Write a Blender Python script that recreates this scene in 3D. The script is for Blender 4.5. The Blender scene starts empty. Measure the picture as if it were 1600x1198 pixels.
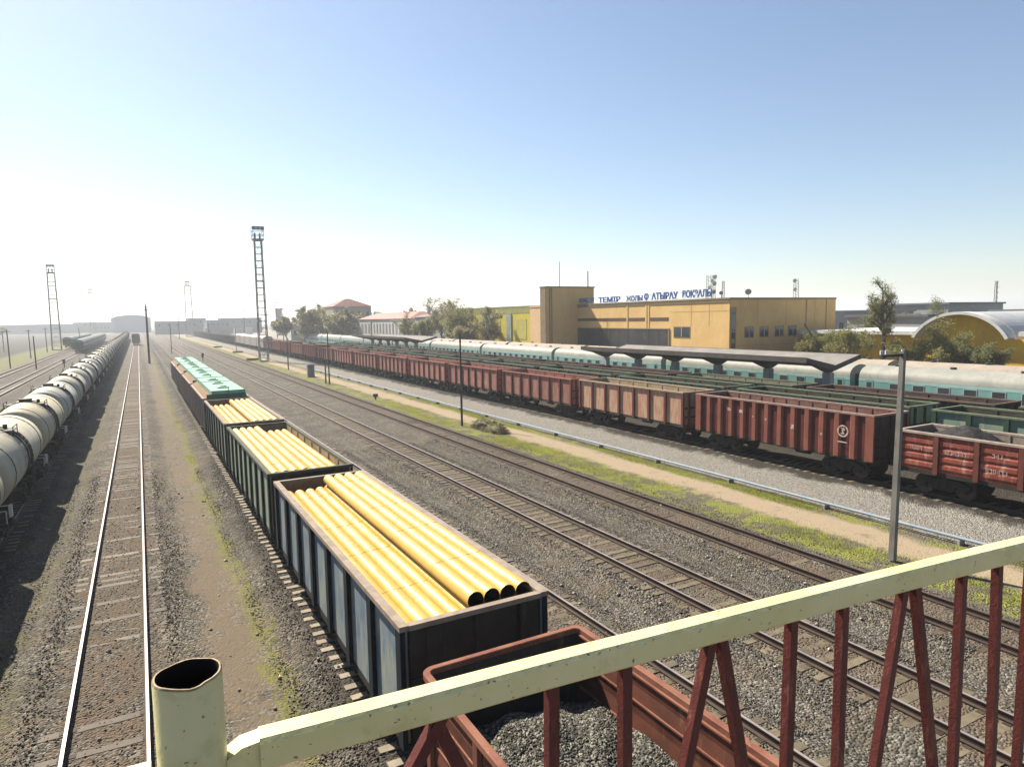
import bpy, math, random
import numpy as np
from mathutils import Vector, Matrix
R = math.radians
scene = bpy.context.scene
col = scene.collection

# ------------------------------------------------------------------ camera
CAMZ = 8.954
pi_, ro_, ya_ = R(5.642), R(-0.93), R(29.137)
Fw = Vector((math.sin(ya_)*math.cos(pi_), math.cos(ya_)*math.cos(pi_), -math.sin(pi_)))
Rt = Vector((math.cos(ya_), -math.sin(ya_), 0))
Up = Rt.cross(Fw)
R2 = Rt*math.cos(ro_) + Up*math.sin(ro_)
U2 = -Rt*math.sin(ro_) + Up*math.cos(ro_)
cam = bpy.data.cameras.new('camera')
cam.lens = 36*1040.633/1600; cam.sensor_width = 36
cam.clip_start = 0.05; cam.clip_end = 9000
co = bpy.data.objects.new('camera', cam); col.objects.link(co)
M = Matrix.Identity(4)
for i in range(3):
    M[i][0] = R2[i]; M[i][1] = U2[i]; M[i][2] = -Fw[i]
M[0][3], M[1][3], M[2][3] = 0, 0, CAMZ
co.matrix_world = M
scene.camera = co

# ------------------------------------------------------------------ light
SUN = Vector((-0.325, 0.96, 1.0)).normalized()
EL = math.asin(SUN.z); AZ = math.atan2(SUN.x, SUN.y)      # azimuth from +Y towards +X
w = bpy.data.worlds.new('World'); scene.world = w; w.use_nodes = True
nt = w.node_tree; bg = nt.nodes['Background']
sky = nt.nodes.new('ShaderNodeTexSky'); sky.sky_type = 'NISHITA'; sky.sun_disc = False
sky.sun_elevation = EL; sky.sun_rotation = AZ
sky.air_density = 1.0; sky.dust_density = 0.6; sky.ozone_density = 1.4; sky.altitude = 0
nt.links.new(sky.outputs[0], bg.inputs[0]); bg.inputs[1].default_value = 0.05
sl = bpy.data.lights.new('sun', 'SUN'); sl.energy = 5.0; sl.angle = R(0.55); sl.color = (1.0, 0.915, 0.78)
so = bpy.data.objects.new('sun', sl); col.objects.link(so)
so.rotation_euler = (-SUN).to_track_quat('-Z', 'Y').to_euler(); so.location = SUN*200
scene.view_settings.view_transform = 'Standard'; scene.view_settings.look = 'None'
scene.view_settings.exposure = 1.54; scene.view_settings.gamma = 1.0
scene.cycles.use_denoising = True
scene.cycles.volume_bounces = 0

# ------------------------------------------------------------------ helpers
class MB:
    def __init__(s): s.v = []; s.f = []; s.m = []
    def face(s, pts, m=0):
        n = len(s.v); s.v += [tuple(p) for p in pts]; s.f.append(tuple(range(n, n+len(pts)))); s.m.append(m)
    def mesh(s, vs, fs, m=0):
        n = len(s.v); s.v += [tuple(p) for p in vs]
        for f in fs: s.f.append(tuple(n+i for i in f)); s.m.append(m)
    def box(s, x0, x1, y0, y1, z0, z1, m=0):
        vs = [(x, y, z) for z in (z0, z1) for y in (y0, y1) for x in (x0, x1)]
        s.mesh(vs, [(0,2,3,1),(4,5,7,6),(0,1,5,4),(2,6,7,3),(0,4,6,2),(1,3,7,5)], m)
    def prism(s, poly, y0, y1, axis='y', m=0):
        # poly of 2-D points; axis y: (x,z), axis x: (y,z), axis z: (x,y)
        def P(a, b, t): return {'y': (a, t, b), 'x': (t, a, b), 'z': (a, b, t)}[axis]
        n = len(poly); vs = [P(a, b, y0) for a, b in poly] + [P(a, b, y1) for a, b in poly]
        fs = [tuple(range(n-1, -1, -1)), tuple(range(n, 2*n))] + [(i, (i+1) % n, n+(i+1) % n, n+i) for i in range(n)]
        s.mesh(vs, fs, m)
    def tube(s, p, q, r, n=8, r2=None, caps=True, m=0):
        p, q = Vector(p), Vector(q); d = (q-p)
        if d.length < 1e-6: return
        d.normalize(); a = Vector((0,0,1)) if abs(d.z) < .9 else Vector((1,0,0))
        u = d.cross(a).normalized(); v = d.cross(u); r2 = r if r2 is None else r2
        vs = [p+(u*math.cos(t)+v*math.sin(t))*r for t in [2*math.pi*i/n for i in range(n)]]
        vs += [q+(u*math.cos(t)+v*math.sin(t))*r2 for t in [2*math.pi*i/n for i in range(n)]]
        fs = [(i, (i+1) % n, n+(i+1) % n, n+i) for i in range(n)]
        if caps: fs += [tuple(range(n-1, -1, -1)), tuple(range(n, 2*n))]
        s.mesh(vs, fs, m)
    def path(s, pts, r, n=6, m=0):
        for a, b in zip(pts, pts[1:]): s.tube(a, b, r, n, m=m)
    def bar(s, p, q, w_, h_, m=0):
        # box bar from p to q, w_ wide sideways and h_ high
        p, q = Vector(p), Vector(q); d = (q-p).normalized()
        a = Vector((0,0,1)) if abs(d.z) < .9 else Vector((0,1,0))
        u = d.cross(a).normalized()*w_/2; v = u.cross(d).normalized()*h_/2
        vs = [p-u-v, p+u-v, p+u+v, p-u+v, q-u-v, q+u-v, q+u+v, q-u+v]
        s.mesh(vs, [(0,1,2,3),(7,6,5,4),(0,4,5,1),(1,5,6,2),(2,6,7,3),(3,7,4,0)], m)
    def revy(s, prof, n=24, cx=0, cz=0, m=0):
        # revolve profile (y, r) about an axis along y
        base = len(s.v)
        for y, r in prof:
            for i in range(n):
                t = 2*math.pi*i/n; s.v.append((cx+r*math.cos(t), y, cz+r*math.sin(t)))
        for k in range(len(prof)-1):
            for i in range(n):
                j = (i+1) % n
                s.f.append((base+k*n+i, base+k*n+j, base+(k+1)*n+j, base+(k+1)*n+i)); s.m.append(m)
    def build(s, name, mats, parent=None, smooth=False):
        me = bpy.data.meshes.new(name); me.from_pydata(s.v, [], s.f)
        if not isinstance(mats, (list, tuple)): mats = [mats]
        for x in mats: me.materials.append(x)
        if len(mats) > 1: me.polygons.foreach_set('material_index', s.m)
        me.validate(); me.update()
        import bmesh
        bm = bmesh.new(); bm.from_mesh(me); bmesh.ops.recalc_face_normals(bm, faces=bm.faces); bm.to_mesh(me); bm.free()
        if smooth:
            me.polygons.foreach_set('use_smooth', [True]*len(me.polygons))
            me.set_sharp_from_angle(angle=R(40))
        o = bpy.data.objects.new(name, me); col.objects.link(o)
        if parent: o.parent = parent
        return o
def raw_mesh(name, V, F, mats, parent=None, smooth=False):
    me = bpy.data.meshes.new(name)
    V = np.asarray(V, dtype=np.float32); F = np.asarray(F, dtype=np.int32); k = F.shape[1]
    me.vertices.add(len(V)); me.vertices.foreach_set('co', V.ravel())
    me.loops.add(F.size); me.loops.foreach_set('vertex_index', F.ravel())
    me.polygons.add(len(F)); me.polygons.foreach_set('loop_start', np.arange(0, F.size, k, dtype=np.int32))
    me.polygons.foreach_set('loop_total', np.full(len(F), k, dtype=np.int32))
    me.update(calc_edges=True)
    if smooth: me.polygons.foreach_set('use_smooth', [True]*len(F))
    for x in (mats if isinstance(mats, (list, tuple)) else [mats]): me.materials.append(x)
    o = bpy.data.objects.new(name, me); col.objects.link(o)
    if parent: o.parent = parent
    return o
def tag(o, label=None, cat=None, group=None, kind=None):
    if label: o['label'] = label
    if cat: o['category'] = cat
    if group: o['group'] = group
    if kind: o['kind'] = kind
    return o
def thing(name, label, cat, loc=(0,0,0), group=None, rz=0):
    o = bpy.data.objects.new(name, None); col.objects.link(o); o.location = loc; o.rotation_euler.z = rz
    o.empty_display_size = 0.3
    return tag(o, label, cat, group)
KIDS = {}
def copy_tree(o, loc=None, label=None, group=None, parent=None):
    c = o.copy(); col.objects.link(c)
    if parent: c.parent = parent
    if loc is not None: c.location = loc
    if label: c['label'] = label
    if group: c['group'] = group
    for ch in list(o.children): copy_tree(ch, parent=c)
    return c

# ------------------------------------------------------------------ materials
def newmat(name):
    m = bpy.data.materials.new(name); m.use_nodes = True
    n = m.node_tree; return m, n, n.nodes, n.links, n.nodes['Principled BSDF']
def coords(N, L, rand=True, space='Object'):
    tc = N.new('ShaderNodeTexCoord')
    if not rand: return tc.outputs[space]
    oi = N.new('ShaderNodeObjectInfo'); mu = N.new('ShaderNodeMath'); mu.operation = 'MULTIPLY'; mu.inputs[1].default_value = 137.0
    L.new(oi.outputs['Random'], mu.inputs[0]); ad = N.new('ShaderNodeVectorMath'); ad.operation = 'ADD'
    L.new(tc.outputs[space], ad.inputs[0]); L.new(mu.outputs[0], ad.inputs[1]); return ad.outputs[0]
def noise(N, L, vec, scale, detail=4, rough=.6, stretch=None):
    if stretch:
        mp = N.new('ShaderNodeMapping'); mp.inputs['Scale'].default_value = stretch; L.new(vec, mp.inputs[0]); vec = mp.outputs[0]
    t = N.new('ShaderNodeTexNoise'); t.inputs['Scale'].default_value = scale; t.inputs['Detail'].default_value = detail
    t.inputs['Roughness'].default_value = rough; L.new(vec, t.inputs['Vector']); return t.outputs['Fac']
def ramp(N, L, fac, a, b, smooth=True):
    r = N.new('ShaderNodeMapRange'); r.interpolation_type = 'SMOOTHSTEP' if smooth else 'LINEAR'
    r.inputs[1].default_value = a; r.inputs[2].default_value = b; L.new(fac, r.inputs[0]); return r.outputs[0]
def mix(N, L, fac, a, b, mode='MIX'):
    x = N.new('ShaderNodeMix'); x.data_type = 'RGBA'; x.blend_type = mode
    for i, s_ in ((6, a), (7, b)):
        if isinstance(s_, tuple): x.inputs[i].default_value = (*s_, 1)
        else: L.new(s_, x.inputs[i])
    if isinstance(fac, (int, float)): x.inputs[0].default_value = fac
    else: L.new(fac, x.inputs[0])
    return x.outputs[2]
def math_(N, L, op, a, b=None, c=None):
    x = N.new('ShaderNodeMath'); x.operation = op
    for i, s_ in enumerate((a, b, c)):
        if s_ is None: continue
        if isinstance(s_, (int, float)): x.inputs[i].default_value = s_
        else: L.new(s_, x.inputs[i])
    return x.outputs[0]
def bump(N, L, b, h, strength=.3, dist=.02):
    x = N.new('ShaderNodeBump'); x.inputs['Strength'].default_value = strength; x.inputs['Distance'].default_value = dist
    L.new(h, x.inputs['Height']); L.new(x.outputs[0], b.inputs['Normal'])
def paint(name, c, c2=None, c3=None, rough=.6, metal=0, s1=1.2, s2=3.0, streak=True, amt=(.55, .7), bmp=.15, bs=25, hue=0.0):
    """weathered surface: base colour c with soft patches c2 and worn or rusty spots c3 running down in streaks"""
    m, n, N, L, b = newmat(name); v = coords(N, L)
    c2 = c2 or tuple(x*.75 for x in c)
    k = mix(N, L, ramp(N, L, noise(N, L, v, s1, 5), .35, .65), c, c2)
    if c3:
        f = noise(N, L, v, s2, 6, .7, (1, 1, .25) if streak else None)
        k = mix(N, L, ramp(N, L, f, *amt), k, c3)
    if hue:
        oi = N.new('ShaderNodeObjectInfo')
        hs = N.new('ShaderNodeHueSaturation'); L.new(k, hs.inputs['Color'])
        L.new(math_(N, L, 'MULTIPLY_ADD', oi.outputs['Random'], hue, 1-hue/2), hs.inputs['Value']); k = hs.outputs[0]
    L.new(k, b.inputs['Base Color']); b.inputs['Roughness'].default_value = rough; b.inputs['Metallic'].default_value = metal
    if bmp: bump(N, L, b, noise(N, L, v, bs, 3), bmp, .01)
    return m
def foliage(name, c, c2, c3=None):
    m, n, N, L, b = newmat(name); v = coords(N, L, True)
    k = mix(N, L, ramp(N, L, noise(N, L, v, .7, 3), .35, .65), c, c2)
    k = mix(N, L, ramp(N, L, noise(N, L, v, 9, 2), .4, .65), k, c3 or tuple(x*.6 for x in c))
    L.new(k, b.inputs['Base Color']); b.inputs['Roughness'].default_value = .7
    tr = N.new('ShaderNodeBsdfTranslucent'); L.new(mix(N, L, 1.0, k, (1.0,1.0,.75), 'MULTIPLY'), tr.inputs[0]); ms = N.new('ShaderNodeMixShader'); ms.inputs[0].default_value = .6
    L.new(b.outputs[0], ms.inputs[1]); L.new(tr.outputs[0], ms.inputs[2]); L.new(ms.outputs[0], N['Material Output'].inputs['Surface'])
    return m

M_RAIL = paint('rail_steel', (.075,.052,.04), (.05,.036,.03), rough=.7)
M_RAILTOP = paint('rail_head_polished', (.50,.43,.40), (.38,.32,.30), rough=.42, metal=.5, bmp=0)
M_RAILRUST = paint('rail_head_rusty', (.085,.06,.05), (.14,.10,.08), rough=.6, bmp=0)
M_SLEEP = paint('sleeper_wood', (.19,.16,.105), (.13,.108,.075), (.09,.078,.055), s1=3, s2=8, streak=False, hue=.45, bmp=.6)
M_SLEEPG = paint('sleeper_dry', (.33,.28,.21), (.26,.22,.165), (.15,.13,.10), s1=3, s2=8, streak=False, hue=.35, bmp=.6)
M_SLEEPB = paint('sleeper_dusty', (.125,.096,.067), (.10,.078,.056), (.155,.125,.09), s1=3, s2=5, streak=False, hue=.4, bmp=.6)
M_DARK = paint('underframe_grime', (.030,.027,.025), (.05,.042,.036), (.10,.085,.07), rough=.8, amt=(.6,.8))
M_WHEEL = paint('wheel_steel', (.06,.05,.045), (.10,.08,.07), rough=.5, metal=.4)
M_GREYPT = paint('grey_metal_paint', (.30,.31,.31), (.22,.22,.22), (.15,.11,.08), rough=.55)
M_CONC = paint('pale_concrete', (.40,.39,.37), (.30,.29,.275), (.22,.20,.18), s1=1, s2=4, bmp=.3)
M_POLE = paint('concrete_pole', (.26,.245,.22), (.20,.185,.165), (.13,.115,.10), s1=1, s2=4, bmp=.3)
M_DPOLE = paint('dark_steel_pole', (.07,.065,.06), (.11,.095,.085), rough=.7)
M_TRUNK = paint('bark', (.10,.082,.065), (.15,.125,.10), rough=.9, bmp=.8)
M_WHITE = paint('white_paint', (.74,.74,.71), (.62,.62,.60), rough=.5)
M_GLASS = paint('dark_window_glass', (.035,.045,.05), (.06,.07,.08), rough=.12, bmp=0, s1=.6)

# ------------------------------------------------------------------ ground
def ground_mat():
    m, n, N, L, b = newmat('yard_ground'); v = coords(N, L, False)
    sep = N.new('ShaderNodeSeparateXYZ'); L.new(v, sep.inputs[0]); X0, Y0 = sep.outputs[0], sep.outputs[1]
    nb = noise(N, L, v, .18, 5, .65); nm = noise(N, L, v, 1.1, 5, .65); ns = noise(N, L, v, 6, 5, .7)
    X = math_(N, L, 'ADD', X0, math_(N, L, 'MULTIPLY', math_(N, L, 'SUBTRACT', nm, .5), 1.5))
    X = math_(N, L, 'ADD', X, math_(N, L, 'MULTIPLY', math_(N, L, 'SUBTRACT', nb, .5), 1.6))
    def band(a, b_, s_=.25):
        return math_(N, L, 'MULTIPLY', ramp(N, L, X, a-s_, a+s_), ramp(N, L, X, b_+s_, b_-s_))
    # crushed stone: every cell its own grey
    vo = N.new('ShaderNodeTexVoronoi'); vo.inputs['Scale'].default_value = 15; L.new(v, vo.inputs['Vector'])
    sv = N.new('ShaderNodeSeparateColor'); L.new(vo.outputs['Color'], sv.inputs[0])
    cr = N.new('ShaderNodeValToRGB'); L.new(sv.outputs[0], cr.inputs[0])
    e = cr.color_ramp.elements; e[0].position = 0; e[0].color = (.045,.040,.034,1); e[1].position = 1; e[1].color = (.30,.275,.235,1)
    for p_, c_ in ((.45, (.118,.106,.09)), (.8, (.19,.172,.148))):
        q = cr.color_ramp.elements.new(p_); q.color = (*c_, 1)
    k = cr.outputs[0]
    k = mix(N, L, ramp(N, L, nb, .35, .7), k, mix(N, L, 1.0, k, (.92,.97,.98), 'MULTIPLY'))
    k = mix(N, L, math_(N, L, 'MULTIPLY', ramp(N, L, nm, .42, .68), .7), k, (.145,.118,.085))
    k = mix(N, L, 1.0, k, mix(N, L, ramp(N, L, noise(N, L, v, .45, 4, .6), .3, .7), (.78,.77,.75), (1.18,1.15,1.1)), 'MULTIPLY')
    # brown dust in and beside each track
    tr = None
    for c in TRACKS:
        q = band(c-1.0, c+1.0, .55); tr = q if tr is None else math_(N, L, 'MAXIMUM', tr, q)
    brown = mix(N, L, ns, (.19,.142,.098), (.10,.078,.058))
    k = mix(N, L, math_(N, L, 'MULTIPLY', tr, ramp(N, L, nm, .25, .62)), k, brown)
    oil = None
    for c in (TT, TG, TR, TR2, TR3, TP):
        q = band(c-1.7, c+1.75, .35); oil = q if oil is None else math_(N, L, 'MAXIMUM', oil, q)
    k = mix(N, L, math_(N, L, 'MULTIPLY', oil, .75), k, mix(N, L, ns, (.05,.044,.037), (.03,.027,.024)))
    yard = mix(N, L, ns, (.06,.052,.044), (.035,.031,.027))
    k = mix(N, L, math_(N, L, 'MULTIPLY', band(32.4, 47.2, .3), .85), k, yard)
    # trodden earth between the pair of tracks with a thin weed line
    earth = mix(N, L, ns, (.185,.142,.098), (.125,.098,.068))
    k = mix(N, L, math_(N, L, 'MULTIPLY', band(1.25, 2.6, .35), ramp(N, L, nm, .30, .62)), k, earth)
    weed = mix(N, L, ns, (.20,.20,.045), (.15,.14,.05))
    k = mix(N, L, math_(N, L, 'MULTIPLY', band(2.35, 2.95, .2), ramp(N, L, ns, .42, .58)), k, weed)
    k = mix(N, L, math_(N, L, 'MULTIPLY', band(-4.2, -3.2, .3), ramp(N, L, nm, .4, .6)), k, mix(N, L, ns, (.16,.135,.085), (.12,.12,.06)))
    # soil, grass, footpath and pale gravel beyond the last near track
    soil = mix(N, L, ns, (.17,.145,.11), (.12,.105,.08))
    k = mix(N, L, math_(N, L, 'MULTIPLY', band(22.0, 28.6, .5), .8), k, soil)
    grass = mix(N, L, ramp(N, L, ns, .3, .7), (.21,.235,.035), (.25,.24,.075))
    g1 = math_(N, L, 'MULTIPLY', band(22.7, 25.6, .5), ramp(N, L, nm, .42, .55))
    g2 = math_(N, L, 'MULTIPLY', band(27.4, 28.5, .3), ramp(N, L, nm, .42, .58))
    k = mix(N, L, math_(N, L, 'MAXIMUM', g1, g2), k, grass)
    sand = mix(N, L, ns, (.37,.29,.195), (.30,.235,.16))
    k = mix(N, L, math_(N, L, 'MULTIPLY', band(25.3, 27.4, .35), ramp(N, L, nm, .2, .45)), k, sand)
    pale = mix(N, L, ramp(N, L, sv.outputs[0], 0, 1, False), (.16,.15,.13), (.40,.38,.34))
    k = mix(N, L, math_(N, L, 'MULTIPLY', band(28.6, 32.6, .3), .85), k, pale)
    # station side: paving and dusty land
    plaza = mix(N, L, nm, (.36,.30,.25), (.26,.23,.20))
    k = mix(N, L, ramp(N, L, X, 63, 65), k, plaza)
    land = mix(N, L, nm, (.12,.10,.075), (.085,.082,.055))
    k = mix(N, L, ramp(N, L, X, 118, 140), k, land)
    # open steppe on the other side
    k = mix(N, L, ramp(N, L, X, -24.3, -26), k, mix(N, L, nm, (.20,.21,.07), (.16,.15,.08)))
    k = mix(N, L, ramp(N, L, X, -33, -38), k, mix(N, L, nm, (.085,.075,.062), (.06,.056,.05)))
    L.new(k, b.inputs['Base Color']); b.inputs['Roughness'].default_value = .95
    b.inputs['Specular IOR Level'].default_value = .15
    soft = math_(N, L, 'MAXIMUM', band(1.2, 2.7, .3), band(25.2, 27.5, .35))
    h = math_(N, L, 'MULTIPLY', math_(N, L, 'ADD', math_(N, L, 'MULTIPLY', vo.outputs['Distance'], -1.6), ns), math_(N, L, 'MULTIPLY_ADD', soft, -.75, 1))
    bump(N, L, b, h, .9, .05)
    return m
TT, TL, TG, TA, TB, TC, TR, TR2, TR3, TP = -6.37, -1.155, 5.30, 10.48, 15.63, 20.66, 34.56, 39.9, 45.2, 57.5
LEFT = [-11.8, -17.1, -22.4]
TRACKS = LEFT + [TT, TL, TG, TA, TB, TC, TR, TR2, TR3, TP]
def ground_z(x):
    z = -.42
    for c in TRACKS:
        d = abs(x-c)
        z = max(z, -.215 if d < 1.55 else -.215-.16*min(1, (d-1.55)/.7)*1.3)
    if x > 62: z = -.15
    return z
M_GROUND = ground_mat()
xs = sorted(set([-3000, -1200, -400, -120, -60, -40, -32] + [round(-28+.5*i, 2) for i in range(0, 182)] + [64, 66, 80, 120, 300, 900, 3000]))
ys = [-400, -60, -20, 0] + [3*i for i in range(1, 40)] + [130+15*i for i in range(0, 12)] + [330, 400, 600, 1000, 1800, 3200]
rnd = random.Random(4)
gv = [(x, y, ground_z(x)+(rnd.uniform(-.03, .03) if (20 < x < 32 or 0 < x < 3.8) and y < 200 else 0)) for y in ys for x in xs]
nx = len(xs)
gf = [(j*nx+i, j*nx+i+1, (j+1)*nx+i+1, (j+1)*nx+i) for j in range(len(ys)-1) for i in range(nx-1)]
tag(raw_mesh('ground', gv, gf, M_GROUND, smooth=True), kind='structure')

# ------------------------------------------------------------------ tracks
def rail_mb(y0, y1):
    mb = MB()
    p = [(-.075,-.18),(.075,-.18),(.075,-.165),(.015,-.14),(.012,-.04),(.036,-.03),(.036,-.002),(-.036,-.002),(-.036,-.03),(-.012,-.04),(-.015,-.14),(-.075,-.165)]
    mb.prism(p, y0, y1)
    mb.box(-.034, .034, y0, y1, -.001, .002, 1)
    return mb
def sleeper_mesh(mat_, seed):
    r_ = random.Random(seed); mb = MB()
    n = 5; a = [(-1.36+2.72*i/n) for i in range(n+1)]
    vs = []
    for x in a:
        j = [r_.uniform(-.012, .012) for _ in range(4)]
        vs += [(x, -.12+j[0], -.30), (x, .12+j[1], -.30), (x, .115+j[2], -.178+j[3]*.4), (x, -.115+j[0], -.178+j[1]*.4)]
    fs = []
    for i in range(n):
        for k in range(4):
            fs.append((4*i+k, 4*i+(k+1) % 4, 4*i+4+(k+1) % 4, 4*i+4+k))
    fs += [(0,3,2,1), (4*n, 4*n+1, 4*n+2, 4*n+3)]
    mb.mesh(vs, fs)
    for s_ in (-.795, .795):      # tie plates
        mb.box(s_-.17, s_+.17, -.08, .08, -.18, -.165, 1)
    return mb.build('sleeper', [mat_, M_RAIL])
_protos = [sleeper_mesh(M_SLEEPG, 5), sleeper_mesh(M_SLEEPG, 6), sleeper_mesh(M_SLEEP, 1), sleeper_mesh(M_SLEEP, 2), sleeper_mesh(M_SLEEPB, 3), sleeper_mesh(M_SLEEPB, 4)]
SL_MESH = [o.data for o in _protos]
for o in _protos: bpy.data.objects.remove(o)
def track(x, label, y0, y1, sy0, near, far, top=M_RAILTOP, dusty=False, seed=0, sp=.56):
    t = thing('railway_track', label, 'railway track', (x, 0, 0), 'parallel railway tracks of the yard')
    r_ = random.Random(seed)
    for s_ in (-.795, .795):
        o = rail_mb(y0, y1).build('rail', [M_RAIL, top], t); o.location.x = s_
    k = 0; y = sy0
    def bits(): return r_.uniform(-.06, .06), r_.gauss(0, .012), (r_.uniform(-.02, .004) if x == TG else r_.uniform(-.042, -.004))-(.016 if dusty else 0)
    while y < near:
        me = SL_MESH[(0 if x == TG else 4 if dusty else 2)+r_.randint(0, 1)] if r_.random() < .8 or x == TG else r_.choice(SL_MESH[2:])
        o = bpy.data.objects.new('sleeper', me); col.objects.link(o); o.parent = t
        a, b_, c_ = bits(); o.location = (a, y, c_); o.rotation_euler.z = b_
        y += sp+r_.uniform(-.05, .05)
    mb = MB()
    while y < far:
        a, b_, c_ = bits(); mb.box(-1.36+a, 1.36+a, y-.12, y+.12, -.3, -.18+c_); y += sp
    if mb.v: tag(mb.build('sleepers', M_SLEEPB if dusty else M_SLEEP, t), kind='stuff')
    return t
track(TL, 'empty shiny railed track with half buried sleepers between tank cars and pipe wagons', 8, 700, 13.5, 66, 330, dusty=True, seed=1)
track(TG, 'track underneath the gondola wagons loaded with yellow pipes', -3, 700, 8, 60, 260, M_RAILRUST, seed=2)
track(TA, 'empty track right beside the gondolas of yellow pipes, partly hidden by them', -3, 700, 3, 57, 300, seed=3)
track(TB, 'empty track in the middle of the open gravel, second from the pipe wagons', -3, 700, 3, 57, 300, M_RAILTOP, seed=4)
track(TC, 'empty track next to the grass strip and the lamp posts', -3, 700, 3, 57, 300, M_RAILRUST, dusty=True, seed=5)
track(TT, 'track in shadow underneath the long row of tank cars', 8, 700, 12, 40, 120, seed=6)
track(LEFT[0], 'empty track directly behind the row of tank cars', 30, 700, 60, 110, 330, M_RAILTOP, dusty=True, seed=7)
track(LEFT[1], 'track leading to the green passenger carriages beyond the tank cars', 30, 700, 80, 130, 330, M_RAILTOP, dusty=True, seed=8)
track(LEFT[2], 'outermost track next to the green verge and wire poles', 30, 700, 90, 140, 330, M_RAILTOP, dusty=True, seed=9)
track(TR, 'track underneath the long row of rust red gondolas', -5, 700, 5, 20, 60, M_RAILRUST, seed=10)
track(TR2, 'track underneath the green gondolas behind the red ones', 5, 400, 0, 0, 0, M_RAILRUST, seed=11)
track(TR3, 'track underneath the dark brown gondolas beside the covered platform', 5, 400, 0, 0, 0, M_RAILRUST, seed=12)
track(62.75, 'track underneath the beige roofed coaches next to the station front', 0, 300, 0, 0, 0, M_RAILRUST, seed=14)
track(TP, 'track underneath the turquoise passenger train', 0, 500, 0, 0, 0, M_RAILRUST, seed=13)

# ------------------------------------------------------------------ rolling stock
def bogie(parent, y, n=18):
    mb = MB()
    for s_ in (-1, 1):
        x0, x1 = s_*1.02-.07, s_*1.02+.07
        mb.prism([(-1.25,.50),(-1.25,.66),(-.75,.86),(.75,.86),(1.25,.66),(1.25,.50),(.95,.46),(.62,.62),(.45,.30),(-.45,.30),(-.62,.62),(-.95,.46)], x0, x1, 'x')
        for yy in (-.925, .925): mb.box(x0-.04, x1+.04, yy-.16, yy+.16, .34, .62)
        for yy in (-.2, 0, .2): mb.tube((s_*1.02, yy, .38), (s_*1.02, yy, .66), .085, 8)
    mb.box(-1.15, 1.15, -.22, .22, .62, .92)
    mb.tube((0,0,.9), (0,0,1.06), .25, 12)
    o = mb.build('bogie', M_DARK, parent); o.location.y = y
    for yy in (-.925, .925):
        wb = MB()
        for s_ in (-1, 1):
            wb.tube((s_*.73,0,0), (s_*.865,0,0), .475, n); wb.tube((s_*.72,0,0), (s_*.74,0,0), .51, n)
            wb.tube((s_*.86,0,0), (s_*.90,0,0), .19, 10)
        wb.tube((-.75,0,0), (.75,0,0), .08, 8)
        wo = wb.build('wheelset', M_WHEEL, o); wo.location = (0, yy, .477)
def couplers(parent, half, end):
    for s_ in (-1, 1):
        mb = MB(); a, b_ = sorted((s_*(half-.05), s_*(end-.12)))
        mb.box(-.10, .10, a, b_, .95, 1.15)
        y0, y1 = sorted((s_*(end-.3), s_*end)); mb.box(-.20, .22, y0, y1, .88, 1.22)
        mb.tube((.35, s_*half, 1.0), (.30, s_*(end-.05), .72), .03, 6)
        mb.build('coupler', M_DARK, parent)
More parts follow.
